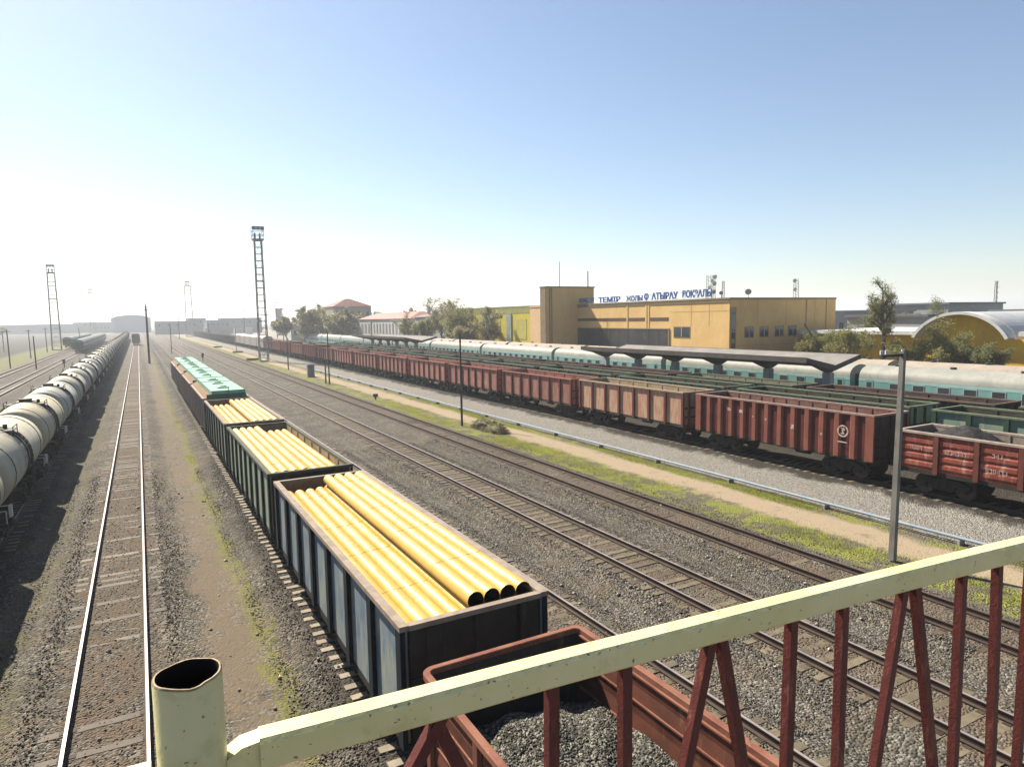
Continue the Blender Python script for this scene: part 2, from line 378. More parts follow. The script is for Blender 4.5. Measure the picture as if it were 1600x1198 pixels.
def gondola(label, group, pal, H=3.48, W=1.57, ribs=8, rw=.20, rd=.11, style='flat', name='gondola_wagon', marks=None, ends=True, endm=None, far=False):
    """open wagon, origin at the track centre on rail level, length along y"""
    panel, ribm, rim, inner = pal
    t = thing(name, label, 'railway wagon', (0,0,0), group)
    Lh = 6.36; z0 = 1.22; wi = W-rd
    for s_ in (-1, 1):
        mb = MB()
        xa, xb = s_*(wi-.045), s_*wi
        a, b_ = min(xa, xb), max(xa, xb)
        # wall sheet with an inner skin of its own colour
        mb.box(a, b_, -Lh+.05, Lh-.05, z0, H-.06, 0)
        xi = s_*(wi-.05); mb.box(min(xi, xi-s_*.006), max(xi, xi-s_*.006), -Lh+.06, Lh-.06, z0+.02, H-.07, 3)
        if not far:
            for k in range(ribs+1):          # inner stiffeners
                y = -Lh+.1+(2*Lh-.2)*k/ribs
                xs_ = sorted((s_*(wi-.056), s_*(wi-.09))); mb.box(xs_[0], xs_[1], y-.05, y+.05, z0+.02, H-.08, 3)
        for k in range(ribs+1):
            y = -Lh+rw/2+.01+(2*Lh-rw-.02)*k/ribs
            xs_ = sorted((s_*(wi+.002), s_*(W-.01)))
            if style == 'corr' and 0 < k < ribs:
                mb.prism([(s_*(wi+.002), y-rw/2), (s_*(W-.01), y-rw*.28), (s_*(W-.01), y+rw*.28), (s_*(wi+.002), y+rw/2)], z0-.10, H-.12, 'z', 1)
            else:
                mb.box(xs_[0], xs_[1], y-rw/2, y+rw/2, z0-.10, H-.12, 1)
        if style == 'horiz' and not far:
            for k in range(ribs):
                ya = -Lh+rw+.06+(2*Lh-rw-.02)*k/ribs; yb = ya+(2*Lh-rw-.02)/ribs-rw-.10
                for q in range(4):
                    z = z0+.12+(H-z0-.35)*(q+.5)/4
                    xs_ = sorted((s_*(wi+.002), s_*(wi+.05)))
                    mb.prism([(s_*(wi+.001), z-.20), (s_*(wi+.055), z-.12), (s_*(wi+.055), z+.05), (s_*(wi+.001), z+.13)], ya, yb, 'y', 0)
        if style == 'plank' and not far:
            for k in range(ribs):
                ya = -Lh+rw+.03+(2*Lh-rw-.02)*k/ribs; yb = ya+(2*Lh-rw-.02)/ribs-rw-.04
                for q in range(6):
                    za = z0+.02+(H-z0-.2)*q/6; zb = za+(H-z0-.2)/6-.025
                    xs_ = sorted((s_*(wi+.001), s_*(wi+.022))); mb.box(xs_[0], xs_[1], ya, yb, za, zb, 0)
        xs_ = sorted((s_*(wi-.07), s_*W)); mb.box(xs_[0], xs_[1], -Lh, Lh, H-.10, H, 2)
        xs_ = sorted((s_*(wi-.06), s_*(wi-.005))); mb.box(xs_[0], xs_[1], -Lh, Lh, z0-.20, z0-.002, 4)
        mb.build('side_wall', [panel, ribm, rim, inner, M_DARK], t)
        if marks and s_ == -1: marks(t, W, wi, Lh, H)
    for s_ in (-1, 1):
        mb = MB(); ys_ = sorted((s_*(Lh-.10), s_*(Lh-.05)))
        mb.box(-wi+.06, wi-.06, ys_[0], ys_[1], z0, H-.06, 0)
        ya = s_*(Lh-.104); ys2 = sorted((ya, ya-s_*.01)); mb.box(-wi+.065, wi-.065, ys2[0], ys2[1], z0+.02, H-.08, 3)
        if not far:
            for q in range(3):
                z = z0+.45+q*.62; ys2 = sorted((s_*(Lh-.115), s_*(Lh-.16))); mb.box(-wi+.08, wi-.08, ys2[0], ys2[1], z-.03, z+.03, 3)
        for xx in (-.98, 0, .98) if not far else ():
            ys2 = sorted((s_*(Lh-.048), s_*(Lh+.04))); mb.box(xx-.07, xx+.07, ys2[0], ys2[1], z0-.05, H-.12, 1)
        for z in (1.75, 2.4):
            ys2 = sorted((s_*(Lh-.048), s_*(Lh+.02))); mb.box(-wi+.1, wi-.1, ys2[0], ys2[1], z-.05, z+.05, 1)
        ys2 = sorted((s_*(Lh-.13), s_*(Lh+.02))); mb.box(-wi+.072, wi-.072, ys2[0], ys2[1], H-.103, H-.003, 2)
        ys2 = sorted((s_*(Lh-.18), s_*(Lh+.03))); mb.box(-wi+.05, wi-.05, ys2[0], ys2[1], z0-.28, z0-.01, 1)
        mb.build('end_wall', [endm or panel, endm or ribm, rim, inner], t)
    mb = MB(); mb.box(-wi+.06, wi-.06, -Lh+.18, Lh-.18, z0-.08, z0, 0)
    mb.box(-.18, .18, -Lh+.2, Lh-.2, .92, 1.14, 1)
    if not far:
        mb.tube((-.55, -1.9, .88), (-.55, -1.0, .88), .2, 10, m=1); mb.box(.4, .9, .6, 1.3, .7, 1.1, 1)
    mb.build('floor', [inner, M_DARK], t)
    bogie(t, -4.33, 10 if far else 18); bogie(t, 4.33, 10 if far else 18); couplers(t, Lh, 6.96)
    return t
def pal(nm, c, c2, c3, rc, rimc, inc, amt=(.5,.68)):
    return (paint(nm+'_panel', c, c2, c3, rough=.75, amt=amt, s2=4, hue=.34), paint(nm+'_rib', rc, tuple(x*.8 for x in rc), rough=.75),
            paint(nm+'_rim', rimc, tuple(x*.75 for x in rimc), rough=.8, s1=4), paint(nm+'_inside', inc, tuple(x*.7 for x in inc), tuple(x*1.4 for x in inc), rough=.9, s2=5))
M_ENDSHADE = paint('shaded_wagon_end', (.075,.062,.052), (.05,.042,.036), (.12,.095,.075), rough=.85, s2=3)  # wagon ends: shade of the sunless side put into a darker colour
P_BLUE = pal('blue_grey', (.25,.29,.31), (.15,.21,.28), (.34,.36,.30), (.022,.028,.035), (.35,.28,.22), (.46,.27,.16), (.42,.66))  # rib shade painted near black; inside painted warmer for bounced light
P_GRN1 = pal('sage_green', (.38,.45,.33), (.30,.38,.28), (.46,.47,.36), (.03,.055,.04), (.12,.12,.09), (.36,.29,.19))
P_GRN2 = pal('faded_green', (.32,.37,.29), (.24,.29,.23), (.38,.36,.28), (.03,.045,.038), (.33,.27,.22), (.36,.22,.13))
P_MAR = pal('maroon', (.09,.045,.04), (.06,.035,.035), (.20,.15,.13), (.30,.26,.24), (.38,.29,.24), (.30,.17,.09))
P_RED0 = pal('bright_red', (.27,.07,.045), (.20,.05,.038), (.38,.20,.16), (.17,.06,.045), (.44,.36,.30), (.33,.27,.21))
P_RED1 = pal('deep_red', (.15,.035,.03), (.11,.028,.026), (.09,.035,.03), (.28,.10,.07), (.36,.24,.20), (.26,.14,.11))  # panels painted darker to carry the shade between the close ribs
P_RUST = pal('rust_orange', (.42,.225,.155), (.37,.17,.115), (.46,.32,.22), (.17,.055,.045), (.42,.31,.22), (.42,.32,.20), (.42,.6))
P_PINK = pal('faded_red', (.36,.165,.13), (.30,.12,.095), (.44,.28,.22), (.15,.05,.04), (.34,.15,.12), (.34,.14,.11))
P_PGRN = pal('pale_green', (.25,.32,.22), (.17,.26,.20), (.36,.36,.26), (.045,.08,.05), (.17,.21,.14), (.085,.07,.055))
P_BRN = pal('dark_brown', (.085,.06,.05), (.06,.045,.04), (.15,.11,.08), (.05,.035,.03), (.17,.115,.09), (.10,.08,.07))
P_GREY = pal('grey_brown', (.13,.115,.105), (.10,.09,.085), (.19,.16,.14), (.07,.06,.055), (.2,.17,.15), (.12,.10,.09))
P_NEAR = pal('red_lead', (.24,.08,.055), (.18,.06,.045), (.32,.15,.10), (.22,.085,.06), (.33,.15,.09), (.21,.075,.045))

YG = 10.96+6.375          # centre of the first pipe wagon
PITCH = 13.92
g1 = gondola('blue grey gondola of yellow pipes with dark ribs, coupled to the gravel wagon', 'gondolas carrying yellow pipes', P_BLUE, endm=M_ENDSHADE, ribs=7, rw=.26, rd=.11)
g1.location = (TG, YG, 0)
g2 = gondola('sage green gondola of yellow pipes with a bare beige inner wall showing along one side', 'gondolas carrying yellow pipes', P_GRN1, endm=M_ENDSHADE, ribs=8, rw=.22, rd=.09)
g2.location = (TG, YG+PITCH+.05, 0)
g3 = gondola('faded green gondola of yellow pipes coupled to the wagon with mint green covers', 'gondolas carrying yellow pipes', P_GRN2, endm=M_ENDSHADE, ribs=8, rw=.22, rd=.09)
g3.location = (TG, YG+2*PITCH, 0)
gm = gondola('maroon gondola under a mint green cover, directly behind the last yellow pipes', 'gondolas under mint green covers', P_MAR, endm=M_ENDSHADE, ribs=7, rw=.24, rd=.12)
gm.location = (TG, YG+3*PITCH, 0)
copy_tree(gm, (TG, YG+4*PITCH, 0), 'maroon gondola under a mint green cover, second of the green covered wagons')
copy_tree(gm, (TG, YG+5*PITCH, 0), 'maroon gondola under a mint green cover, third of the green covered wagons')
copy_tree(gm, (TG, YG+6*PITCH, 0), 'maroon gondola under a mint green cover, last wagon of the pipe train')

# the gravel wagon under the footbridge: lower body, rounded tubular rim, horizontally ribbed sheet walls
def gravel_wagon():
    t = thing('gravel_wagon', 'rust red open wagon heaped with grey gravel, under the footbridge railing', 'railway wagon', (5.22, 3.42, 0))
    H, W, Lh, z0 = 3.30, 1.58, 6.37, 1.2; rr = .22
    inner, ribm, rim, ins = P_NEAR
    rim = paint('rusty_tube_rim', (.28,.125,.08), (.19,.07,.05), (.38,.20,.09), rough=.7, s1=2.5, s2=5, streak=False)
    ins = paint('stained_inner_wall', (.17,.062,.04), (.11,.045,.032), (.25,.12,.065), rough=.8, s1=2, s2=4)
    def ring(off, z, k=6):
        pts = []
        for cx, cy, a0 in ((W-rr, Lh-rr, 0), (-W+rr, Lh-rr, 90), (-W+rr, -Lh+rr, 180), (W-rr, -Lh+rr, 270)):
            for i in range(k+1):
                a = R(a0+90*i/k); r_ = rr-off
                pts.append((cx+r_*math.cos(a), cy+r_*math.sin(a), z))
        return pts
    def shell(offa, za, offb, zb, mb, m):
        A, B = ring(offa, za), ring(offb, zb); n = len(A)
        mb.mesh(A+B, [(i, (i+1) % n, n+(i+1) % n, n+i) for i in range(n)], m)
    mb = MB()
    shell(.0, H-.10, .0, H-.01, mb, 0); shell(.0, H-.01, .012, H, mb, 0); shell(.012, H, .105, H, mb, 0); shell(.105, H, .117, H-.01, mb, 0)
    shell(.117, H-.01, .117, H-.10, mb, 0); shell(.117, H-.10, .0, H-.10, mb, 0)
    mb.build('top_rim', rim, t, smooth=True)
    for s_ in (-1, 1):
        mb = MB()
        for za, zb in ((z0, 1.72), (1.72, 2.24), (2.24, 2.76), (2.76, H-.10)):      # dished sheets between fold lines
            x0 = s_*(W-.10); xm = s_*(W-.06)
            mb.prism([(s_*(W-.08), za), (xm, (za+zb)/2), (s_*(W-.08), zb-.03), (s_*(W-.13), zb-.03), (s_*(W-.11), (za+zb)/2), (s_*(W-.13), za)], -Lh+.1, Lh-.123, 'y', 0)
            mb.prism([(s_*(W-.06), zb-.03), (s_*(W-.06), zb), (s_*(W-.155), zb), (s_*(W-.155), zb-.03)], -Lh+.2, Lh-.2, 'y', 2)
        for k in range(8):
            y = -Lh+.3+(2*Lh-.6)*k/7
            xs_ = sorted((s_*(W-.055), s_*(W-.005)))
            mb.prism([(xs_[0] if s_ > 0 else xs_[1], y-.13), (s_*(W-.005), y-.07), (s_*(W-.005), y+.07), (xs_[0] if s_ > 0 else xs_[1], y+.13)], z0-.1, H-.11, 'z', 1)
        mb.build('side_wall', [ins, ribm, rim], t)
        mb = MB(); ys_ = sorted((s_*(Lh-.12), s_*(Lh-.06))); mb.box(-W+.085, W-.085, ys_[0], ys_[1], z0, H-.105, 0)
        for xx in (-.9, 0, .9):
            ys_ = sorted((s_*(Lh-.058), s_*(Lh-.005))); mb.box(xx-.08, xx+.08, ys_[0], ys_[1], z0, H-.12, 1)
        mb.build('end_wall', [M_ENDSHADE, ribm], t)
    mb = MB(); mb.box(-W+.17, W-.17, -Lh+.13, Lh-.13, z0-.05, z0+.03); mb.box(-.2, .2, -Lh+.2, Lh-.2, .9, 1.14, 1); mb.build('floor', [ins, M_DARK], t)
    bogie(t, -4.33); bogie(t, 4.33); couplers(t, Lh, 6.96)
gravel_wagon()
def stone_mat(name, lo, mid, hi):
    m, n, N, L, b = newmat(name)
    tc = N.new('ShaderNodeTexCoord'); vo = N.new('ShaderNodeTexVoronoi'); vo.inputs['Scale'].default_value = 19; L.new(tc.outputs['Object'], vo.inputs['Vector'])
    sv = N.new('ShaderNodeSeparateColor'); L.new(vo.outputs['Color'], sv.inputs[0])
    cr = N.new('ShaderNodeValToRGB'); L.new(sv.outputs[0], cr.inputs[0]); e = cr.color_ramp.elements
    e[0].color = (*lo, 1); e[1].color = (*hi, 1); q = cr.color_ramp.elements.new(.6); q.color = (*mid, 1)
    L.new(cr.outputs[0], b.inputs['Base Color']); b.inputs['Roughness'].default_value = .9
    return m
M_STONE = stone_mat('crushed_stone', (.055,.052,.045), (.12,.115,.095), (.34,.32,.27))
M_BALST = stone_mat('ballast_stone', (.06,.054,.046), (.125,.112,.094), (.29,.27,.235))
def stones(name, pts, r0, r1, mat_, seed, parent=None):
    g = np.random.default_rng(seed); n = len(pts)
    base = np.array([(1,0,0),(-1,0,0),(0,1,0),(0,-1,0),(0,0,1),(0,0,-1)], float)
    F0 = np.array([(0,2,4),(2,1,4),(1,3,4),(3,0,4),(2,0,5),(1,2,5),(3,1,5),(0,3,5)])
    V = np.repeat(base[None], n, 0)*g.uniform(.6, 1.25, (n, 6, 1))*g.uniform(r0, r1, (n, 1, 1))
    V += g.uniform(-.25, .25, (n, 6, 3))*r0
    q = g.normal(size=(n, 4)); q /= np.linalg.norm(q, axis=1)[:, None]; w_, x, y, z = q.T
    Rm = np.stack([1-2*(y*y+z*z), 2*(x*y-w_*z), 2*(x*z+w_*y), 2*(x*y+w_*z), 1-2*(x*x+z*z), 2*(y*z-w_*x), 2*(x*z-w_*y), 2*(y*z+w_*x), 1-2*(x*x+y*y)], 1).reshape(n, 3, 3)
    V = np.einsum('nij,nkj->nki', Rm, V)+np.asarray(pts)[:, None, :]
    F = (F0[None]+6*np.arange(n)[:, None, None]).reshape(-1, 3)
    return raw_mesh(name, V.reshape(-1, 3), F, mat_, parent)
def heap_z(x, y):
    # crushed stone levelled off near the walls, mounded along the middle
    u = (x-5.22)/1.42; return 2.52-.22*u*u-.45*max(0, (y-8.2)/1.4)**2+.05*math.sin(3*x+2*y)+.04*math.sin(7*x-5*y)
hx = [3.81+.094*i for i in range(31)]; hy = [-2.8+.25*i for i in range(50)]+[9.66]
hv = [(x, y, heap_z(x, y)) for y in hy for x in hx]; nx = len(hx)
heap = raw_mesh('gravel_heap', hv, [(j*nx+i, j*nx+i+1, (j+1)*nx+i+1, (j+1)*nx+i) for j in range(len(hy)-1) for i in range(nx-1)], M_STONE, smooth=True)
tag(heap, 'grey crushed gravel filling the rust red wagon under the railing', 'gravel', kind='stuff')
g = np.random.default_rng(3); n = 26000
px, py = g.uniform(3.83, 6.61, n), g.uniform(3.2, 9.6, n)
stones('gravel_stones', [(a, b_, heap_z(a, b_)+.012) for a, b_ in zip(px, py)], .016, .036, M_STONE, 5, heap)

# yellow pipes: each one a thing resting in its gondola
def yellow_mat():
    m, n, N, L, b = newmat('yellow_pipe_coating'); v = coords(N, L)
    k = mix(N, L, ramp(N, L, noise(N, L, v, .5, 4), .35, .7), (.58,.355,.045), (.62,.42,.085))
    k = mix(N, L, math_(N, L, 'MULTIPLY', ramp(N, L, noise(N, L, v, 5, 5, .7), .6, .72), .35), k, (.70,.62,.34))
    k = mix(N, L, math_(N, L, 'MULTIPLY', ramp(N, L, noise(N, L, v, 11, 6, .75, (1, .35, 1)), .62, .72), .55), k, (.36,.25,.10))
    oi = N.new('ShaderNodeObjectInfo'); k = mix(N, L, math_(N, L, 'MULTIPLY', oi.outputs['Random'], .3), k, (.66,.48,.16))
    L.new(k, b.inputs['Base Color']); rg = ramp(N, L, noise(N, L, v, 4, 5), .3, .7); L.new(math_(N, L, 'MULTIPLY_ADD', rg, .25, .28), b.inputs['Roughness'])
    return m
M_YEL = yellow_mat(); M_BORE = paint('pipe_bore', (.02,.018,.016))
PR = .1745
def pipe_proto():
    mb = MB(); n = 20; Lp = 5.85; ri = PR-.012
    mb.tube((0,-Lp,0), (0,Lp,0), PR, n, caps=False)
    mb.tube((0,-Lp,0), (0,Lp,0), ri, n, caps=False, m=1)
    for s_ in (-1, 1):
        for i in range(n):
            a, b_ = 2*math.pi*i/n, 2*math.pi*(i+1)/n
            mb.face([(ri*math.cos(a), s_*Lp, ri*math.sin(a)), (PR*math.cos(a), s_*Lp, PR*math.sin(a)), (PR*math.cos(b_), s_*Lp, PR*math.sin(b_)), (ri*math.cos(b_), s_*Lp, ri*math.sin(b_))], 1)
    o = mb.build('steel_pipe', [M_YEL, M_BORE]); me = o.data
    me.polygons.foreach_set('use_smooth', [True]*len(me.polygons)); me.set_sharp_from_angle(angle=R(40)); return o
pipe = pipe_proto(); first = True
rnd = random.Random(8)
NTH = ['first', 'second', 'third', 'fourth']
for wi_, (wagon, yc, zl, zr) in enumerate((('blue grey', YG, 3.10, 3.42), ('sage green', YG+PITCH+.05, 3.32, 3.0), ('faded green', YG+2*PITCH, 3.02, 3.30))):
    lowname = ('lower' if zl < zr else 'raised'); hiname = ('raised' if zl < zr else 'lower')
    for j in range(8):
        z = zl if j < 4 else zr; lvl = lowname if j < 4 else hiname
        x = TG-1.405+PR+j*(2*PR+.0035)
        lab = f'{NTH[j % 4]} {lvl} yellow pipe from the '+('tank car side' if j < 4 else 'middle of the load')+f' in the {wagon} gondola'
        o = pipe if first else pipe.copy()
        if not first: col.objects.link(o)
        first = False
        o.location = (x, yc+rnd.uniform(-.04, .04)-(.05 if j >= 4 else .30), z+rnd.uniform(-.008, .008))
        tag(o, lab, 'pipe', 'yellow pipes loaded in the gondolas')
    # hidden course below that carries the visible one
    for j in range(8):
        z = (zl if j < 4 else zr)-2*PR-.004
        o = pipe.copy(); col.objects.link(o); o.location = (TG-1.405+PR+j*(2*PR+.0035), yc, z)
        tag(o, 'yellow pipe of the lower course, covered by the pipes on top of it', 'pipe', 'covered yellow pipes')

M_WIRE = paint('strap_wire', (.38,.30,.14), (.30,.24,.12))
for wagon, yc, zl, zr in (('blue grey', YG, 3.10, 3.42), ('sage green', YG+PITCH+.05, 3.32, 3.0), ('faded green', YG+2*PITCH, 3.02, 3.30)):
    t = thing('tie_wire', f'thin wires laid across the yellow pipes in the {wagon} gondola', 'tie wires', (TG, yc, 0), 'tie wires over the pipes')
    rw_ = random.Random(int(yc))
    for k in range(4):
        y = -4.3+2.7*k+rw_.uniform(-.5, .5); pts = []
        for j in range(8):
            x = -1.405+PR+j*(2*PR+.0035); z = (zl if j < 4 else zr)+PR+.008
            pts += [(x-.07, y+rw_.uniform(-.05, .05)+.06*j, z-.012), (x+.05, y+.06*j, z-.004)]
        mb = MB(); mb.path(pts, .004, 4); mb.build('wire', M_WIRE, t)

# mint green covers on the maroon wagons
M_MINT = paint('mint_cover', (.22,.42,.31), (.27,.48,.36), (.36,.50,.36), rough=.55, s1=1.5, s2=3, streak=False)
M_MINTD = paint('mint_cover_edge', (.06,.20,.13), (.05,.15,.10)); M_RUSTB = paint('rusty_slope', (.26,.15,.08), (.19,.12,.07), (.20,.20,.11), rough=.9, s1=2, streak=False)
def cover(yc, label):
    t = thing('wagon_cover', label, 'wagon cover', (TG, yc, 3.3), 'mint green wagon covers')
    mb = MB(); mb.box(-.98, 1.30, -6.85, 6.85, .42, .70, 0)
    mb.box(-1.0, 1.32, -6.88, 6.88, .28, .415, 1); mb.box(-1.32, 1.34, -6.9, -6.8, .21, .5, 1)
    mb.build('top_panel', [M_MINT, M_MINTD], t)
    mb = MB(); mb.prism([(-1.40, .20), (-1.02, .42), (-1.02, .19), (-1.40, .185)], -6.8, 6.85); mb.prism([(1.42, .2), (1.34, .42), (1.34, .19), (1.42, .185)], -6.8, 6.85)
    mb.build('rusty_edge', M_RUSTB, t)
    for yy in (-4.2, -.2, 3.6):
        mb = MB(); mb.box(-.35, .45, yy-.45, yy+.45, .70, .78); mb.tube((-.2, yy, .78), (.3, yy, .82), .05, 6)
        mb.build('hatch', [M_MINT], t)
    mb = MB()
    for yy in (-6.8, 2.0): mb.box(-1.0, 1.32, yy-.04, yy+.04, .70, .73)
    mb.box(.13, .17, -6.95, -6.905, .21, .95)
    mb.build('seam', M_MINTD, t)
for k, lb in enumerate(('mint green flat cover right behind the last yellow pipes', 'mint green flat cover on the second covered wagon', 'mint green flat cover on the third covered wagon', 'mint green flat cover at the far end of the pipe train')):
    cover(YG+(3+k)*PITCH, lb)

# tank cars
def tank_mats():
    m, n, N, L, b = newmat('tank_shell'); v = coords(N, L); vo = coords(N, L, False)
    sep = N.new('ShaderNodeSeparateXYZ'); L.new(vo, sep.inputs[0])
    k = mix(N, L, ramp(N, L, noise(N, L, v, .8, 5), .3, .7), (.62,.58,.47), (.42,.41,.36))
    oi = N.new('ShaderNodeObjectInfo'); k = mix(N, L, math_(N, L, 'MULTIPLY', ramp(N, L, oi.outputs['Random'], .5, 1), .6), k, (.40,.44,.46)); k = mix(N, L, math_(N, L, 'MULTIPLY', ramp(N, L, oi.outputs['Random'], .5, 0), .6), k, (.60,.50,.30))
    k = mix(N, L, math_(N, L, 'MULTIPLY', ramp(N, L, noise(N, L, v, 2.5, 6, .7), .5, .62), .6), k, (.50,.43,.24))
    # oil stain running down from the hatch
    ay = math_(N, L, 'ABSOLUTE', math_(N, L, 'ADD', sep.outputs[1], math_(N, L, 'MULTIPLY', noise(N, L, v, 3, 3), .8)))
    st = math_(N, L, 'MULTIPLY', ramp(N, L, ay, 1.4, .6), ramp(N, L, noise(N, L, v, 6, 5, .7), .35, .6))
    k = mix(N, L, math_(N, L, 'MULTIPLY', st, .8), k, (.10,.09,.08))
    ends = ramp(N, L, math_(N, L, 'ABSOLUTE', sep.outputs[1]), 5.0, 5.45)  # tank ends darkened: their shade is put into the shell colour
    k = mix(N, L, math_(N, L, 'MULTIPLY', ends, .6), k, (.12,.11,.10))
    L.new(k, b.inputs['Base Color']); b.inputs['Roughness'].default_value = .55; bump(N, L, b, noise(N, L, v, 4, 4), .2, .03)
    return m
M_TANK = tank_mats(); M_BLK = paint('black_fittings', (.035,.032,.03), (.06,.055,.05))
def tank_car():
    t = thing('tank_car', 'x', 'tank car', (0,0,0), 'row of grimy tank cars')
    r, zc, h = 1.50, 2.78, 5.5
    mb = MB()
    mb.revy([(-h-.0, .02), (-h+.02, .45), (-h+.10, .85), (-h+.22, 1.18), (-h+.36, 1.38), (-h+.52, r), (h-.52, r), (h-.36, 1.38), (h-.22, 1.18), (h-.10, .85), (h-.02, .45), (h, .02)], 36, 0, zc)
    o = mb.build('tank_shell', M_TANK, t, smooth=True)
    for y in (-4.1, 4.1):
        mb = MB(); mb.revy([(y-.05, r+.002), (y-.05, r+.02), (y+.05, r+.02), (y+.05, r+.002)], 32, 0, zc); mb.build('strap', M_DARK, t)
    for y in (-.34, .34):
        mb = MB(); mb.revy([(y-.09, r+.002), (y-.09, r+.04), (y+.09, r+.04), (y+.09, r+.002)], 32, 0, zc); mb.build('ring', M_BLK, t)
    mb = MB(); mb.tube((0,0,zc+r-.05), (0,0,zc+r+.13), .34, 16); mb.tube((0,0,zc+r+.13), (0,0,zc+r+.18), .38, 16); mb.tube((.62,.25,zc+r-.2), (.62,.25,zc+r+.08), .09, 8)
    mb.build('hatch', M_BLK, t, smooth=True)
    for s_ in (-1, 1):
        mb = MB()
        mb.box(min(s_*.5, s_*1.05), max(s_*.5, s_*1.05), -.6, .6, zc+r-.17, zc+r-.13)
        for y in (-.58, .58): mb.tube((s_*1.03, y, zc+r-.42), (s_*1.03, y, zc+r+.02), .022, 5)
        mb.tube((s_*1.03, -.58, zc+r+.02), (s_*1.03, .58, zc+r+.02), .022, 5)
        mb.tube((s_*1.03, 0, zc+r-.15), (s_*.5, 0, zc+r-.14), .022, 5); mb.build('walkway', M_BLK, t)
        mb = MB()
        for y in (-.22, .22):
            pts = [(s_*(r+.10)*math.sin(a), y, zc+(r+.10)*math.cos(a)) for a in [R(x) for x in range(42, 101, 10)]]
            pts.append((s_*(r+.06), y, 1.3)); mb.path(pts, .032, 5)
        for a in [R(x) for x in range(44, 100, 8)]:
            mb.tube((s_*(r+.10)*math.sin(a), -.22, zc+(r+.10)*math.cos(a)), (s_*(r+.10)*math.sin(a), .22, zc+(r+.10)*math.cos(a)), .02, 5)
        for z in (1.5, 1.8, 2.1): mb.tube((s_*(r+.08), -.22, z), (s_*(r+.08), .22, z), .02, 5)
        mb.build('ladder', M_BLK, t)
    mb = MB(); mb.box(-.30, .30, -5.5, 5.5, .92, 1.20)
    for s_ in (-1, 1):
        mb.box(-1.45, 1.45, min(s_*5.35, s_*5.6), max(s_*5.35, s_*5.6), 1.0, 1.25)
        mb.prism([(-1.1, 1.2), (1.1, 1.2), (1.35, 2.1), (.9, 1.62), (0, 1.40), (-.9, 1.62), (-1.35, 2.1)], s_*4.1-.12, s_*4.1+.12)
        mb.box(1.25, 1.42, min(s_*4.6, s_*5.6), max(s_*4.6, s_*5.6), 1.05, 1.2); mb.box(-1.42, -1.25, min(s_*4.6, s_*5.6), max(s_*4.6, s_*5.6), 1.05, 1.2)
    mb.build('underframe', M_DARK, t)
    mb = MB()
    for s_ in (-1, 1):
        mb.box(1.36, 1.46, -5.6, -5.3, 1.28, 1.75) if s_ < 0 else None
        for x in (-1.42, 1.42): mb.tube((x, s_*5.5, 1.2), (x, s_*5.5, 1.75), .02, 5)
        mb.tube((-1.42, s_*5.5, 1.75), (1.42, s_*5.5, 1.75), .02, 5)
    mb.build('end_rail', M_WHITE, t)
    bogie(t, -3.9, 14); bogie(t, 3.9, 14); couplers(t, 5.55, 6.01)
    return t
tc_ = tank_car()
tank_labels = {0: 'cream grey tank car passing out of the frame, the nearest of the row', 1: 'grimy tank car at the frame edge whose bluish shell end meets the next car',
  2: 'grimy tank car with valves and hatch on top, first whole shell in view', 3: 'grimy tank car with a yellowish stain, second with its whole shell in view', 4: 'dirty white tank car, third with its whole shell in view',
  5: 'fourth tank car down the row from the frame edge with its whole shell in view', 6: 'fifth tank car down the row with its whole shell in view', 7: 'sixth tank car down the row, beside the second wire pole'}
for k in range(38):
    y = 14.36+12.02*k
    lab = tank_labels.get(k, 'one of the distant tank cars merging into the far end of the row')
    o = tc_ if k == 0 else copy_tree(tc_)
    o.location = (TT, y, 0); o['label'] = lab; o['group'] = 'row of grimy tank cars' if k < 8 else 'distant tank cars of the long row'

# red gondola train
M_MARK = paint('worn_white_marks', (.62,.58,.54), (.38,.22,.18), s1=6)
def tri_marks(t, W, wi, Lh, H):
    xw = -(W-.006)
    def q(y, z, a, b_, x=xw): mb = MB(); mb.box(x-.004, x, y-a, y+a, z-b_, z+b_); mb.build('painted_patch', M_MARK, t)
    cy, cz = -4.62, 2.55; mb = MB(); n = 20
    rings = [(xw-.003, cy+r_*math.cos(2*math.pi*i/n), cz+r_*math.sin(2*math.pi*i/n)) for i in range(n) for r_ in (.25, .33)]
    mb.mesh(rings, [(2*i, 2*i+1, (2*i+3) % (2*n), (2*i+2) % (2*n)) for i in range(n)])
    P_ = [(-.15, .14), (.06, .19), (.15, .08), (.02, -.02), (.13, -.13), (0, -.2), (-.15, -.13), (-.02, -.08), (-.06, .03), (-.02, .09)]
    mb.face([(xw-.004, cy-a, cz+b_) for a, b_ in P_]); mb.build('emblem', M_MARK, t)
    q(cy, 1.95, .28, .03)
    for k, (z, a, b_) in {10: (2.85, .13, .09), 9: (2.82, .13, .10), 8: (2.6, .05, .04), 7: (2.55, .05, .05), 5: (2.35, .10, .13), 3: (2.2, .06, .07)}.items():
        q(-Lh+.16+(2*Lh-.3)*k/13, z, a, b_)
